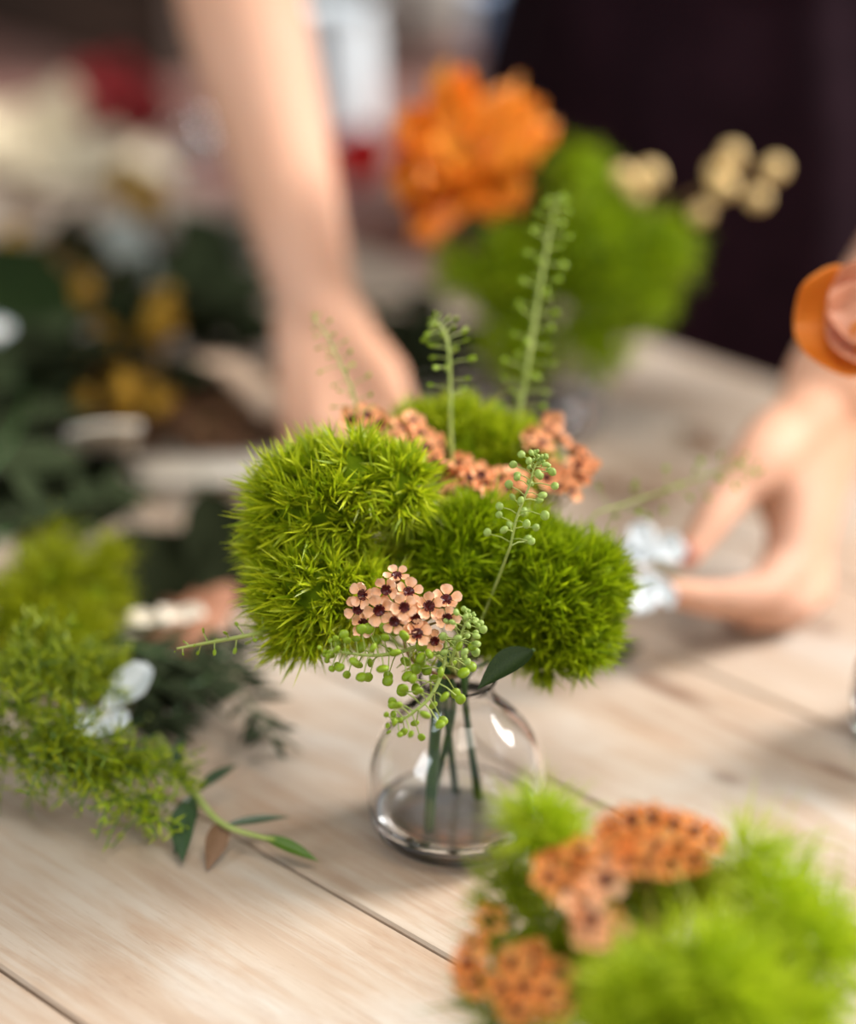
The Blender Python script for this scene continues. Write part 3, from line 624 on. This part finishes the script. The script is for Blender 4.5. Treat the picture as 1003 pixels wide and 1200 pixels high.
# left hand of the person (right in the picture)
elL = W(1180, 150, 1.63); wrL = W(985, 435, 1.385)
limb(bm_, [shL, shL.lerp(elL, .5)+V((.01, 0, 0)), elL], [.047, .044, .040])
limb(bm_, [elL, W(1130, 235, 1.56), W(1065, 330, 1.47), W(1003, 412, 1.40), W(975, 455, 1.385)], [.040, .041, .037, .0305, .0285])
w0 = W(975, 455, 1.385)
K = [W(921, 662, 1.325), W(937, 664, 1.34), (W(946, 648, 1.355)), (W(950, 622, 1.37))]
for i, k in enumerate(K): cone(bm_, w0+V(((i-1.5)*.006, 0, -.002*i)), k, .0190, .0130)
cone(bm_, W(908, 545, 1.345), W(922, 600, 1.345), .0165, .0150); cone(bm_, w0, W(905, 540, 1.345), .022, .018)
# index finger, thumb, then the three curled fingers beneath
limb(bm_, [K[0], W(893, 692, 1.305), W(856, 702, 1.295), W(815, 700, 1.29), W(779, 691, 1.285)], [.0135, .0112, .0105, .0092, .0072], 24)
limb(bm_, [W(915, 520, 1.355), W(888, 545, 1.33), W(858, 578, 1.315), W(832, 612, 1.30), W(806, 650, 1.288)], [.021, .0170, .0118, .0108, .0080], 24)
limb(bm_, [K[1], G(915, 706, .019), G(885, 722, .013), G(856, 716, .010)], [.0125, .0105, .0088, .0072], 18)
limb(bm_, [K[2], G(938, 706, .016), G(915, 722, .011), G(892, 718, .009)], [.0118, .0098, .0082, .0068], 18)
limb(bm_, [K[3], G(958, 690, .015), G(942, 708, .010), G(922, 708, .008)], [.0105, .0088, .0074, .0060], 18)
# trunk, neck, head, legs
cone(bm_, shR, shL, .055, .055)
def ring(c, a, b, n=28): return [c+su*(a*math.cos(2*math.pi*k/n))+sv*(b*math.sin(2*math.pi*k/n)) for k in range(n)]
def loft(mb, rows, n=28, cap=True):
    o = len(mb.v)
    for c, a, b in rows: mb.v += [tuple(p) for p in ring(c, a, b, n)]
    for i in range(len(rows)-1):
        for k in range(n): mb.f.append((o+i*n+k, o+i*n+(k+1) % n, o+(i+1)*n+(k+1) % n, o+(i+1)*n+k))
    if cap: mb.f.append(tuple(o+k for k in range(n))[::-1]); mb.f.append(tuple(o+(len(rows)-1)*n+k for k in range(n)))
def Z(z): return V((0, 0, z))
loft(bm_, [(PC+Z(.02), .165, .105), (PC+Z(.12), .155, .10), (PC+Z(.22), .128, .085), (PC-sv*.03+Z(.34), .135, .095), (PC-sv*.05+Z(.45), .15, .095), (PC-sv*.06+Z(.53), .10, .06)])
cone(bm_, PC-sv*.06+Z(.50), PC-sv*.08+Z(.62), .052, .050)
hd = PC-sv*.10+Z(.70); rotz = Matrix.Rotation(A_DIR, 3, 'Z')
bm_.ell(hd, (.072, .092, .112), 28, 20, rot=rotz); bm_.ell(hd-sv*.06-Z(.05), (.045, .04, .05), 20, 12, rot=rotz)
cone(bm_, hd-sv*.092+Z(.01), hd-sv*.108-Z(.022), .008, .013)
for sx in (-1, 1): bm_.ell(hd+su*.073*sx-Z(.005), (.008, .018, .030), 12, 8, rot=rotz)
bm_.ell(hd-sv*.096-Z(.055), (.022, .008, .007), 12, 8, rot=rotz)
for sx in (-1, 1):
    limb(bm_, [PC+su*.085*sx+Z(.02), PC+su*.09*sx+Z(-.38), PC+su*.085*sx+Z(-.76)], [.082, .056, .038], 20)
    limb(bm_, [PC+su*.085*sx+sv*.02+Z(-.80), PC+su*.088*sx-sv*.05+Z(-.815), PC+su*.09*sx-sv*.15+Z(-.825)], [.034, .034, .024], 10)
tmp = bm_.build('body_tmp', M['skin'], per)
addmod(tmp, 'REMESH', mode='VOXEL', voxel_size=.0028, use_smooth_shade=True); addmod(tmp, 'SMOOTH', factor=.6, iterations=9)
dg = bpy.context.evaluated_depsgraph_get(); me = bpy.data.meshes.new_from_object(tmp.evaluated_get(dg)); me.name = 'body'
bpy.data.objects.remove(tmp); body = bpy.data.objects.new('body', me); COL.objects.link(body); body.parent = per
me.polygons.foreach_set('use_smooth', [True]*len(me.polygons))
def nail(p, d, up, mat, s=.0058):
    mb = MB(); fr = frame(p, up, d); mb.ell((0, 0, 0), (s*1.25, s, s*.28), 14, 8); mb.v = [tuple(fr @ V(v_)) for v_ in mb.v]; mb.build('fingernail', M[mat], per)
nail(W(778, 698, 1.279), W(779, 691, 1.285)-W(815, 700, 1.29), (CAMP-W(782, 692, 1.28)).normalized()+V((-.2, 0, -.5)), 'nail_red', .0056)
nail(W(806, 650, 1.2802), W(806, 650, 1.288)-W(832, 612, 1.30), (CAMP-W(806, 652, 1.28)).normalized()+V((-.4, 0, .3)), 'nail')
# clothes
def cloth(name, rows, mat, n=120, fold=.006, thick=.003, ph=0, arc=None):
    mb = MB(); o = 0; m = n
    dense = []
    for i in range(len(rows)-1):
        for s in range(6):
            t = s/6; dense.append((rows[i][0].lerp(rows[i+1][0], t), rows[i][1]+(rows[i+1][1]-rows[i][1])*t, rows[i][2]+(rows[i+1][2]-rows[i][2])*t))
    dense.append(rows[-1]); a0, a1 = arc or (0, 2*math.pi); closed = arc is None; cnt = m if closed else m+1
    for c, a, b in dense:
        for k in range(cnt):
            an = a0+(a1-a0)*k/m; q = fold*(mnoise.noise(V((math.cos(an)*3+ph, math.sin(an)*3, c.z*2.2)))*1.6+.5*math.sin(an*9+c.z*5))
            mb.v.append(tuple(c+su*((a+q)*math.cos(an))+sv*((b+q)*math.sin(an))))
    for i in range(len(dense)-1):
        for k in range(m):
            k2 = (k+1) % cnt; mb.f.append((i*cnt+k, i*cnt+k2, (i+1)*cnt+k2, (i+1)*cnt+k))
    ob = mb.build(name, M[mat], per); addmod(ob, 'SOLIDIFY', thickness=thick); return ob
shirt = cloth('shirt', [(PC+Z(-.04), .175, .118), (PC+Z(.12), .167, .112), (PC+Z(.22), .142, .10), (PC-sv*.03+Z(.34), .15, .11), (PC-sv*.05+Z(.45), .168, .112), (PC-sv*.06+Z(.54), .15, .09), (PC-sv*.06+Z(.57), .06, .06)], 'shirt', fold=.004)
for s_, e_ in ((shR, elR), (shL, elL)):
    mb = MB(); mb.tube(spline([s_, s_.lerp(e_, .5)+V((0, .005, 0))], 8), [.066, .064, .061, .060, .058, .057, .056, .056, .057], 24, cap=False); o = mb.build('sleeve', M['shirt'], per); addmod(o, 'SOLIDIFY', thickness=.002)
cloth('apron', [(PC+Z(-.62), .225, .17), (PC+Z(-.3), .215, .16), (PC+Z(.0), .196, .14), (PC+Z(.12), .187, .132), (PC+Z(.22), .162, .118), (PC-sv*.03+Z(.34), .160, .122), (PC-sv*.05+Z(.44), .150, .122)], 'apron', fold=.009, ph=3, arc=(math.pi*.93, math.pi*2.07))
for sx in (-1, 1):
    mb = MB(); mb.tube(spline([PC+su*.085*sx+Z(.03), PC+su*.09*sx+Z(-.38), PC+su*.085*sx+Z(-.79)], 12), [.096+(.056-.096)*i/12 for i in range(13)], 24); mb.build('trouser_leg', M['trousers'], per)
    mb = MB(); mb.ell(PC+su*.088*sx-sv*.06+Z(-.815), (.05, .145, .035), 20, 10, rot=rotz); mb.build('shoe', M['shirt'], per)
mb = MB(); mb.ell(hd+sv*.02+Z(.03), (.086, .096, .105), 28, 18, rot=rotz, fn=lambda d: 1+.02*mnoise.noise(d*9)); mb.ell(hd+sv*.11+Z(.05), .045, 16, 12); mb.build('hair', M['hair'], per)

# ------------------------------------------------------------------ eucalyptus twig (left front)
tw = empty('eucalyptus_twig', G(170, 840, .012), 'thin twig with pointed green leaves lying on the pale planks at the left', 'twig')
mainp = spline([G(165, 830, .018), G(195, 880, .016), G(232, 935, .014), G(262, 966, .012), G(306, 981, .012), G(330, 985, .010)], 30)
mb = MB(); mb.tube(mainp, [.0022-.0013*i/30 for i in range(31)], 8); mb.build('stem', M['cress_stem'], tw)
for a_, b_, mt, w_ in [((216, 938, .016), (213, 1008, .006), 'euc_leaf', .32), ((226, 930, .015), (205, 1000, .004), 'euc_leaf', .28), ((231, 928, .014), (279, 893, .018), 'euc_leaf', .26), ((262, 968, .012), (340, 955, .014), 'euc_leaf', .17), ((306, 980, .012), (374, 1008, .006), 'euc_bright', .24), ((262, 962, .010), (243, 1018, .003), 'brown_leaf', .34), ((206, 900, .016), (214, 860, .024), 'euc_leaf', .3), ((190, 872, .016), (160, 905, .010), 'euc_leaf', .25)]:
    put_leaf(leaf_mesh('leaf', M[mt], w_, fold=.5, curl=.04), tw, G(*a_), G(*b_), V((R.uniform(-.3, .3), -.3, 1)))

# ------------------------------------------------------------------ left pile of greenery
def fern(label, pts, n, L, matn, group=None, nl=.010, dens=14, w=.0007, name='asparagus_fern', lift=.3, zmin=.003, start=.1):
    root = empty(name, pts[0], label, 'fern', group); sp = spline(pts, 40); sb = MB(); nb = MB()
    sb.tube(sp, [.0014*(1-.6*i/40) for i in range(41)], 6)
    for k in range(n):
        t = start+(1-start)*k/n; i = min(39, int(t*40)); a = sp[i]; tg = (sp[i+1]-sp[i]).normalized()
        d = (tg*.7+rdir()*.9+V((0, 0, lift))).normalized(); l = L*(1-.5*t)*R.uniform(.6, 1.1); e = a+d*l
        if e.z < zmin: e.z = zmin
        mid = a.lerp(e, .5)+V((0, 0, l*.1)); br = spline([a, mid, e], 8); sb.tube(br, .0004, 4, False)
        for q in range(dens):
            tt = (q+.5)/dens; j = min(7, int(tt*8)); c = br[j].lerp(br[j+1], tt*8-j); dd = ((br[j+1]-br[j]).normalized()*.5+rdir()).normalized(); l2 = nl*R.uniform(.6, 1.1)*(1.1-.5*tt)
            sd = dd.cross(rdir()).normalized()*w*.5; o = len(nb.v)
            pts_ = [c-sd, c+sd, c+dd*l2*.6+sd, c+dd*l2*.6-sd, c+dd*l2]
            nb.v += [(x.x, x.y, max(zmin, x.z)) for x in pts_]; nb.f += [(o, o+1, o+2, o+3), (o+3, o+2, o+4)]
    sb.build('stem', M['stem'], root); tag(nb.build('foliage', M[matn], root), None, None)
    return root
dianthus('fluffy olive green flower head at the left frame edge behind the ferns', [lump(60, 690, 1.29, 55), lump(110, 700, 1.30, 40), lump(20, 730, 1.27, 60), lump(85, 760, 1.27, 62), lump(60, 640, 1.31, 26), lump(125, 655, 1.31, 18)], 620, .016, .0012, 'olive', [W(60, 700, 1.28), G(20, 800, .02)], blades=10, spread=.8, core=.6, corek=.45, name='feathery_flower')
fern('yellow green feathery fern spilling towards the front at the left edge', [G(-40, 800, .05), G(20, 830, .05), G(80, 880, .04), G(150, 900, .03)], 70, .045, 'fern', dens=16, nl=.011, w=.0011)
fern('bright green feathery fern tip lying lowest on the pale planks', [G(60, 860, .05), G(110, 900, .03), G(150, 940, .02), G(185, 965, .01)], 50, .036, 'lime', dens=12, nl=.010, w=.0009)
fern('green feathery fern at the bottom of the left pile by the frame edge', [G(-40, 860, .03), G(10, 880, .035), G(60, 900, .03), G(110, 910, .02)], 60, .042, 'fern', dens=16, nl=.011, w=.0011)
fern('wispy bright fern beside the leafy twig', [G(120, 880, .03), G(165, 900, .03), G(195, 900, .025), G(215, 920, .02)], 36, .028, 'lime', dens=12, nl=.008, w=.0008)
fern('deep green feathery fern between the olive flower and the white petals', [G(-20, 780, .05), G(40, 790, .06), G(90, 800, .05), G(140, 800, .035)], 70, .040, 'fern', dens=16, nl=.012, w=.0013)
for i, (lab, pts, n, L, mt, ra) in enumerate([
    ('dusky needle-leaved sprig lying behind the thin bare cress sprig', [(120, 740, .03), (180, 765, .03), (240, 775, .02), (300, 745, .02)], 40, .035, 'blue_leaf', .2),
    ('dusky needle-leaved sprig crossing the middle of the left pile', [(140, 790, .03), (185, 800, .025), (235, 800, .02), (265, 770, .015)], 40, .034, 'blue_leaf', .2),
    ('dusky needle-leaved sprig above the leafy twig', [(150, 850, .02), (170, 845, .02), (200, 840, .015), (235, 800, .015)], 36, .030, 'blue_leaf', .22),
    ('dusky sprig pointing down to the right beside the centre vase', [(240, 740, .02), (265, 780, .015), (290, 820, .012), (322, 868, .008)], 42, .028, 'blue_leaf', .25),
    ('dark needle sprig behind the olive feathery flower', [(-10, 640, .06), (40, 600, .06), (100, 585, .05), (150, 580, .04)], 34, .045, 'grey_leaf', .3),
    ('grey green broad-leaved sprig at the left frame edge', [(-20, 560, .05), (20, 500, .06), (40, 430, .07), (50, 380, .08)], 26, .060, 'grey_leaf', .45),
    ('blackish green leafy sprig in the upper left of the pile', [(-30, 470, .05), (20, 450, .07), (60, 420, .08), (110, 400, .08)], 22, .060, 'darker_leaf', .45),
    ('dark leafy sprig beneath the silver leaves', [(60, 400, .03), (130, 370, .05), (200, 350, .06), (270, 350, .05)], 24, .065, 'darker_leaf', .45),
    ('dark leafy sprig beside the forearm', [(230, 420, .02), (245, 370, .05), (262, 320, .06), (275, 270, .06)], 22, .060, 'grey_leaf', .45),
    ('dark leafy sprig at the top of the left pile', [(20, 320, .03), (80, 290, .05), (140, 290, .06), (220, 300, .05)], 22, .060, 'darker_leaf', .4),
    ('dark leafy sprig lying right of the wrist', [(470, 470, .02), (490, 440, .03), (500, 400, .035), (520, 370, .03)], 26, .055, 'darker_leaf', .5),
    ('blackish leafy sprig between the wrist and the back vase', [(420, 350, .01), (460, 380, .02), (510, 400, .03), (560, 440, .02)], 26, .055, 'darker_leaf', .5),
    ('grey green leafy sprig low at the left frame edge', [(-30, 620, .02), (10, 560, .02), (60, 540, .02), (110, 570, .02)], 26, .060, 'darker_leaf', .4)]):
    leafy(lab, [G(*p) for p in pts], n, L, 'a%d' % (i % 3), mt, ra, flat=1.0)
for i, (lab, pts, n, L, mt) in enumerate([
    ('black green leafy sprig just below the kraft paper', [(-20, 290, .01), (60, 300, .03), (130, 310, .04), (200, 290, .04)], 24, .065, 'darker_leaf'),
    ('black green leafy sprig behind the silver grey leaves', [(150, 420, .01), (180, 380, .03), (230, 310, .04), (290, 260, .04)], 26, .065, 'darker_leaf'),
    ('black green leafy sprig left of the forearm', [(200, 470, .01), (230, 440, .02), (270, 400, .03), (310, 390, .03)], 22, .055, 'darker_leaf'),
    ('black green leafy sprig below the white blossom at the left edge', [(-20, 520, .02), (20, 470, .03), (60, 450, .04), (100, 430, .04)], 26, .065, 'darker_leaf'),
    ('black green leafy sprig behind the mustard blossoms', [(60, 500, .01), (100, 450, .02), (150, 430, .03), (210, 430, .02)], 26, .060, 'darker_leaf'),
    ('black green leafy sprig above the olive feathery flower', [(-20, 600, .02), (30, 570, .02), (80, 560, .02), (120, 530, .015)], 24, .060, 'darker_leaf'),
    ('black green sprig tucked under the ferns at the left', [(40, 800, .008), (100, 790, .01), (160, 790, .01), (215, 800, .01)], 30, .045, 'darker_leaf')]):
    leafy(lab, [G(*p) for p in pts], n, L, 'a%d' % (i % 3), mt, .42, flat=.8, group='dark leafy sprigs in the left pile')
def single(lab, a_, b_, matn, w_, up=(0, -.3, 1), name='leaf', cat='leaf', curl=.15, fold=.3, pointy=.8):
    r_ = empty(name, G(*a_), lab, cat); put_leaf(leaf_mesh('leaf_blade', M[matn], w_, fold=fold, curl=curl, pointy=pointy), r_, G(*a_), G(*b_), V(up), name='leaf_blade')
    mb = MB(); mb.tube([G(*a_), G(*a_)-(G(*b_)-G(*a_))*.12+V((0, 0, -.002))], .0012, 6); mb.build('stem', M['stem_dark'], r_)
single('dark oval leaf standing out on the pinkish table at the left', (198, 622, .010), (166, 708, .012), 'darker_leaf', .62, pointy=.5)
single('long dark wedge-shaped leaf left of the centre bouquet', (240, 572, .02), (292, 745, .010), 'darker_leaf', .24)
single('dark teal leaf under the cream strip', (160, 572, .02), (85, 620, .02), 'darker_leaf', .5)
single('silver grey leaf catching light at the upper left', (125, 255, .09), (180, 325, .07), 'pale_leaf', .36)
single('silver grey leaf beside the forearm', (215, 250, .09), (275, 330, .06), 'grey_leaf', .5)
single('big dark green glossy leaf at the left frame edge', (-40, 290, .10), (75, 410, .08), 'dark_leaf', .45)
single('dark green leaf under the big glossy leaf', (-20, 400, .06), (90, 470, .05), 'darker_leaf', .5)
single('small dark leaf on the table under the white flower', (700, 775, .006), (755, 745, .006), 'grey_leaf', .35)
single('olive leaf scrap lying right of the centre bouquet', (690, 560, .004), (740, 575, .004), 'brown_leaf', .4)
single('faint olive leaf scrap lying on the planks before the apron', (800, 505, .004), (850, 528, .004), 'brown_leaf', .4)
single('olive grey leaf scrap farther right of the centre bouquet', (735, 580, .004), (785, 590, .004), 'brown_leaf', .4)
# mustard blossoms
ym = MB(); ym.ell((0, 0, 0), (1, 1, .8), 14, 10, fn=lambda d: 1+.25*mnoise.noise(d*3.5)); ymesh = mesh_of(ym, 'blossom', M['yellow'])
def yellow(lab, pts, spots_):
    r_ = empty('yellow_flower', G(*pts[0]), lab, 'flower'); mb = MB(); sp = spline([G(*p) for p in pts], 20); mb.tube(sp, .0014, 6)
    for x, y, d, s in [(x_+R.uniform(-13, 13), y_+R.uniform(-13, 13), d_+R.uniform(-.008, .008), s_*R.uniform(.35, .6)) for x_, y_, d_, s_ in spots_ for _ in range(4)]:
        p = G(x, y, d); q = min(sp, key=lambda t: (t-p).length); mb.tube([q, p], .0008, 5); place(ymesh, 'blossom', frame(p, (CAMP-p)+rdir()*.5, None, s), r_)
    mb.build('stem', M['twig'], r_)
yellow('mustard yellow blossom sprig in the middle of the left pile', [(110, 520, .02), (110, 460, .05), (120, 400, .06), (95, 350, .07)], [(93, 345, .07, .014), (88, 372, .06, .013), (125, 420, .06, .014), (135, 445, .06, .015), (75, 440, .05, .013), (120, 395, .06, .011), (95, 470, .05, .012), (140, 475, .04, .013)])
yellow('mustard yellow blossom by the forearm', [(170, 480, .03), (185, 440, .05), (188, 385, .06)], [(188, 368, .065, .020), (180, 385, .06, .014), (195, 355, .065, .013), (160, 450, .04, .012), (185, 470, .04, .012)])
yellow('mustard yellow blossom spray near the kraft paper', [(130, 330, .05), (150, 280, .08), (165, 240, .09)], [(165, 232, .09, .019), (150, 222, .09, .015), (178, 245, .08, .014), (140, 212, .09, .014), (10, 280, .08, .014), (12, 300, .07, .012)])
single('pinkish brown dried leaf behind the silver leaf', (20, 250, .07), (90, 235, .06), 'brown_leaf', .7)
# cream strips and tubes
def strip(lab, pts, w, mat, name='paper_strip', up=V((0, 0, 1)), cat='paper strip'):
    mb = MB(); sp = spline(pts, 24); vs = []; fs = []
    for i, p in enumerate(sp):
        tg = (sp[min(24, i+1)]-sp[max(0, i-1)]).normalized(); sd = tg.cross(up).normalized()
        for s in (-1, -.33, .33, 1): vs.append(p+sd*s*w*.5+V((0, 0, .002*(1-s*s))))
    for i in range(24):
        for j in range(3): fs.append((i*4+j, i*4+j+1, i*4+j+5, i*4+j+4))
    mb.add(vs, fs); o = mb.build(name, M[mat], None); addmod(o, 'SOLIDIFY', thickness=.002); tag(o, lab, cat); return o
for lab, pts in [('brown leafy sprig added as table shade below the curved tan paper strip', [(210, 500, .006), (250, 500, .01), (290, 495, .01), (335, 500, .01)]),
    ('brown leafy sprig added as table shade above the level cream strip', [(120, 480, .01), (170, 490, .012), (220, 490, .01), (270, 515, .01)]),
    ('brown leafy sprig added as table shade by the curved tan strip', [(200, 450, .01), (240, 460, .01), (280, 470, .01), (320, 440, .01)])]:
    leafy(lab, [G(*p) for p in pts], 20, .05, 'b', 'shade_brown', .5, flat=.5)  # sprigs added where the table lies in shade; their brown stands in for it
strip('cream paper strip lying level with an upturned left end', [G(122, 500, .06), G(118, 535, .022), G(150, 548, .010), G(230, 548, .010), G(330, 546, .012)], .042, 'cream')
strip('curved tan paper strip between the leaves and the wrist', [G(232, 425, .045), G(262, 425, .04), G(295, 450, .03), G(330, 485, .02)], .026, 'tan_ribbon', 'paper_strip')
strip('pinkish brown paper scrap under the dark wedge leaf', [G(195, 760, .004), G(215, 735, .006), G(235, 700, .005), G(245, 655, .004)], .040, 'scrap')
def petals(lab, c, specs, name='white_flower', mat='white_petal'):
    r_ = empty(name, c, lab, 'flower')
    for dx, L, w in specs:
        mb = MB(); big_petal(mb, c, V((0, -.4, 1)), V(dx), L, w, .15, .1, L*900); o = mb.build('petal', M[mat], r_); addmod(o, 'SOLIDIFY', thickness=.0008)
    mb = MB(); mb.ell(c, .005, 10, 8); mb.build('flower_center', M['cream'], r_)
petals('white petalled flower head lying beside the ferns at the left', G(120, 840, .035), [((1, 1.3, .2), .034, .020), ((-.6, -.8, 0), .022, .024), ((-.1, -1, -.1), .018, .02), ((.5, -.3, -.2), .016, .014)])
petals('white blossom fallen between the dusky sprigs', G(192, 727, .016), [((1, .1, 0), .022, .012), ((-1, -.1, 0), .020, .012), ((.2, 1, 0), .008, .010)], mat='cream')
petals('white blossom cut by the left frame edge', G(-4, 390, .085), [((1, 0, .3), .010, .012), ((-.4, .8, .5), .010, .012), ((-.5, -.8, -.3), .010, .012), ((.3, -.8, -.5), .009, .012)])
petals('small cream blossom low at the left frame edge', G(0, 508, .05), [((1, 0, .3), .010, .014), ((-.4, .8, .5), .012, .014), ((.1, -.8, -.3), .012, .014)], mat='cream')

# ------------------------------------------------------------------ far things
def paper():
    mb = MB(); n, m = 26, 14; vs = []; fs = []
    for i in range(n+1):
        for j in range(m+1):
            a = i/n; t = j/m; yt = 132+72*a*a; yb = 206+34*a
            g_ = G(-60+265*a, yt+(yb-yt)*(1-t)); g_.z = .006+.022*(1+math.sin(a*8+1+t*2))*(.4+.6*t)+.008*mnoise.noise(V((a*6, t*5, 1))); g_.z = max(.003, g_.z); vs.append(g_)
    for i in range(n):
        for j in range(m): fs.append((i*(m+1)+j, (i+1)*(m+1)+j, (i+1)*(m+1)+j+1, i*(m+1)+j+1))
    mb.add(vs, fs); o = mb.build('kraft_paper', M['kraft']); addmod(o, 'SOLIDIFY', thickness=.0015); tag(o, 'crumpled pale kraft paper sheet lying at the far left of the table', 'paper')
paper()
def pot(lab, c, prof, mat, name, cat='vase'):
    r_ = empty(name, c, lab, cat); mb = MB(); t = .004
    full = prof+[(max(.001, r-t), z) for r, z in prof[::-1] if z > .006]+[(.001, .008)]
    mb.lathe(c, [(.001, 0)]+full, 40); mb.build('pot_body', M[mat], r_); mb = MB(); top = prof[-1]
    mb.tube([c+V((top[0]*math.cos(a), top[0]*math.sin(a), top[1])) for a in [2*math.pi*k/32 for k in range(33)]], .003, 6); mb.build('rim', M[mat], r_)
pot('tall white ceramic vase beside the forearm in the background', G(398, 172), [(.030, 0), (.034, .006), (.035, .06), (.034, .10), (.030, .118), (.033, .128)], 'white_ceramic', 'ceramic_vase')
pot('pale blue ceramic pot in the background near the apron', G(590, 78), [(.028, 0), (.034, .01), (.037, .05), (.036, .08)], 'blue_ceramic', 'flower_pot', 'pot')
pot('pale grey ceramic pot at the top of the background', G(492, 50), [(.04, 0), (.055, .02), (.06, .07), (.058, .11)], 'grey_ceramic', 'flower_pot', 'pot')
def rose(lab, c, r_, mat):
    ruffled(lab, c, r_, (CAMP-c).normalized()+V((0, 0, .6)), mat, [c, c+V((.02, .06, -.03))], rings=((4, .5, 1.0), (5, .75, .8), (6, 1.0, .5)), ruff=.1, name='red_rose', wd=1.0)
rose('red rose lying in the background right of the forearm', W(422, 190, 2.08), .030, 'red')
rose('upper red rose of the dark red bunch at the upper left', W(130, 108, 2.14), .034, 'red_dark')
rose('lower red rose of the dark red bunch at the upper left', W(166, 138, 2.10), .031, 'red_dark')
rose('small red rose at the front of the bunch near the forearm at the upper left', W(118, 140, 2.08), .020, 'red_dark')
bottle(G(225, 195), 'small clear glass bottle between the red roses and the forearm', r=.026, h=.06)
# dark crate
cr = empty('wooden_crate', uv(2.20, 1.62, -.005), 'dark brown wooden crate at the back left', 'crate')
def crate_part(name, uu, vv, z, hu, hv, hz):
    mb = MB(); mb.box((0, 0, 0), (hu, hv, hz), rot=Matrix.Rotation(A_DIR, 3, 'Z')); mb.v = [tuple(V(v_)+uv(uu, vv, z)) for v_ in mb.v]; mb.build(name, M['dark_wood'], cr, smooth=False)
for z in (.045, .14, .235):
    crate_part('side_slat', 2.20, 1.50, z, .30, .008, .042); crate_part('side_slat', 2.20, 1.75, z, .30, .008, .042)
    crate_part('side_slat', 1.89, 1.625, z, .008, .12, .042); crate_part('side_slat', 2.51, 1.625, z, .008, .12, .042)
for a_ in (1.905, 2.495):
    for b_ in (1.515, 1.735): crate_part('corner_post', a_, b_, .14, .012, .012, .14)
crate_part('crate_bottom', 2.20, 1.625, .006, .30, .12, .005)
# mauve brown box behind
bx = empty('cardboard_box', uv(1.80, 1.98, -.005), 'mauve brown box standing on the bench in the background', 'box')
mb = MB(); mb.box((0, 0, 0), (.16, .10, .06), rot=Matrix.Rotation(A_DIR, 3, 'Z')); mb.v = [tuple(V(v_)+uv(1.86, 2.02, .055)) for v_ in mb.v]; mb.build('box_body', M['bench'], bx, smooth=False)
mb = MB(); mb.box((0, 0, 0), (.163, .103, .010), rot=Matrix.Rotation(A_DIR, 3, 'Z')); mb.v = [tuple(V(v_)+uv(1.86, 2.02, .118)) for v_ in mb.v]; mb.build('lid', M['bench'], bx, smooth=False)
leafy('dark leafy branch at the top behind the white vase', [uv(1.72, 1.54, .0), uv(1.71, 1.54, .07), uv(1.70, 1.54, .12), uv(1.68, 1.53, .16)], 24, .07, 'a0', 'dark_leaf', .45, flat=1.0, zmin=-.02)

# ------------------------------------------------------------------ light
w = bpy.data.worlds.new('world'); scene.world = w; w.use_nodes = True
bg = w.node_tree.nodes['Background']; bg.inputs[0].default_value = (.80, .90, 1.0, 1); bg.inputs[1].default_value = .36
def area(name, loc, tgt, sx, sy, power, col):
    l = bpy.data.lights.new(name, 'AREA'); l.shape = 'RECTANGLE'; l.size = sx; l.size_y = sy; l.energy = power; l.color = col
    o = bpy.data.objects.new(name, l); COL.objects.link(o); o.location = loc; o.rotation_euler = (V(tgt)-V(loc)).to_track_quat('-Z', 'Y').to_euler(); return o
area('window_daylight', (3.5, 2.3, 2.5), (.0, 1.1, .05), 1.5, 1.7, 385, (1.0, .97, .94))
area('side_window_daylight', (-1.9, -.3, 1.3), (0, 1.0, .05), .8, 1.1, 22, (.86, .94, 1.0))
area('overhead_fill', (.4, .1, 2.4), (0, 1.1, 0), 1.2, 1.2, 34, (1.0, .92, .80))  # added warm fill above the camera for camera-facing surfaces, no lamp known there

GR = {'dianthus': 'green moss ball and feathery flowers', 'cress_sprig': 'cress sprigs of the centre bouquet', 'waxflower_sprig': 'waxflower blossom clusters', 'glass_vase': 'clear glass bottle vases', 'asparagus_fern': 'ferns in the left pile', 'leafy_sprig': 'leafy sprigs in the left pile', 'red_rose': 'red roses in the background', 'yellow_flower': 'mustard blossoms in the left pile', 'leaf': 'single leaves on the table', 'white_flower': 'white blossoms', 'flower_pot': 'ceramic pots in the background', 'paper_strip': 'paper strips on the table'}
for o in list(COL.objects):
    if o.parent is None and 'label' in o and 'group' not in o:
        k = o.name.split('.')[0]
        if k in GR: o['group'] = GR[k]
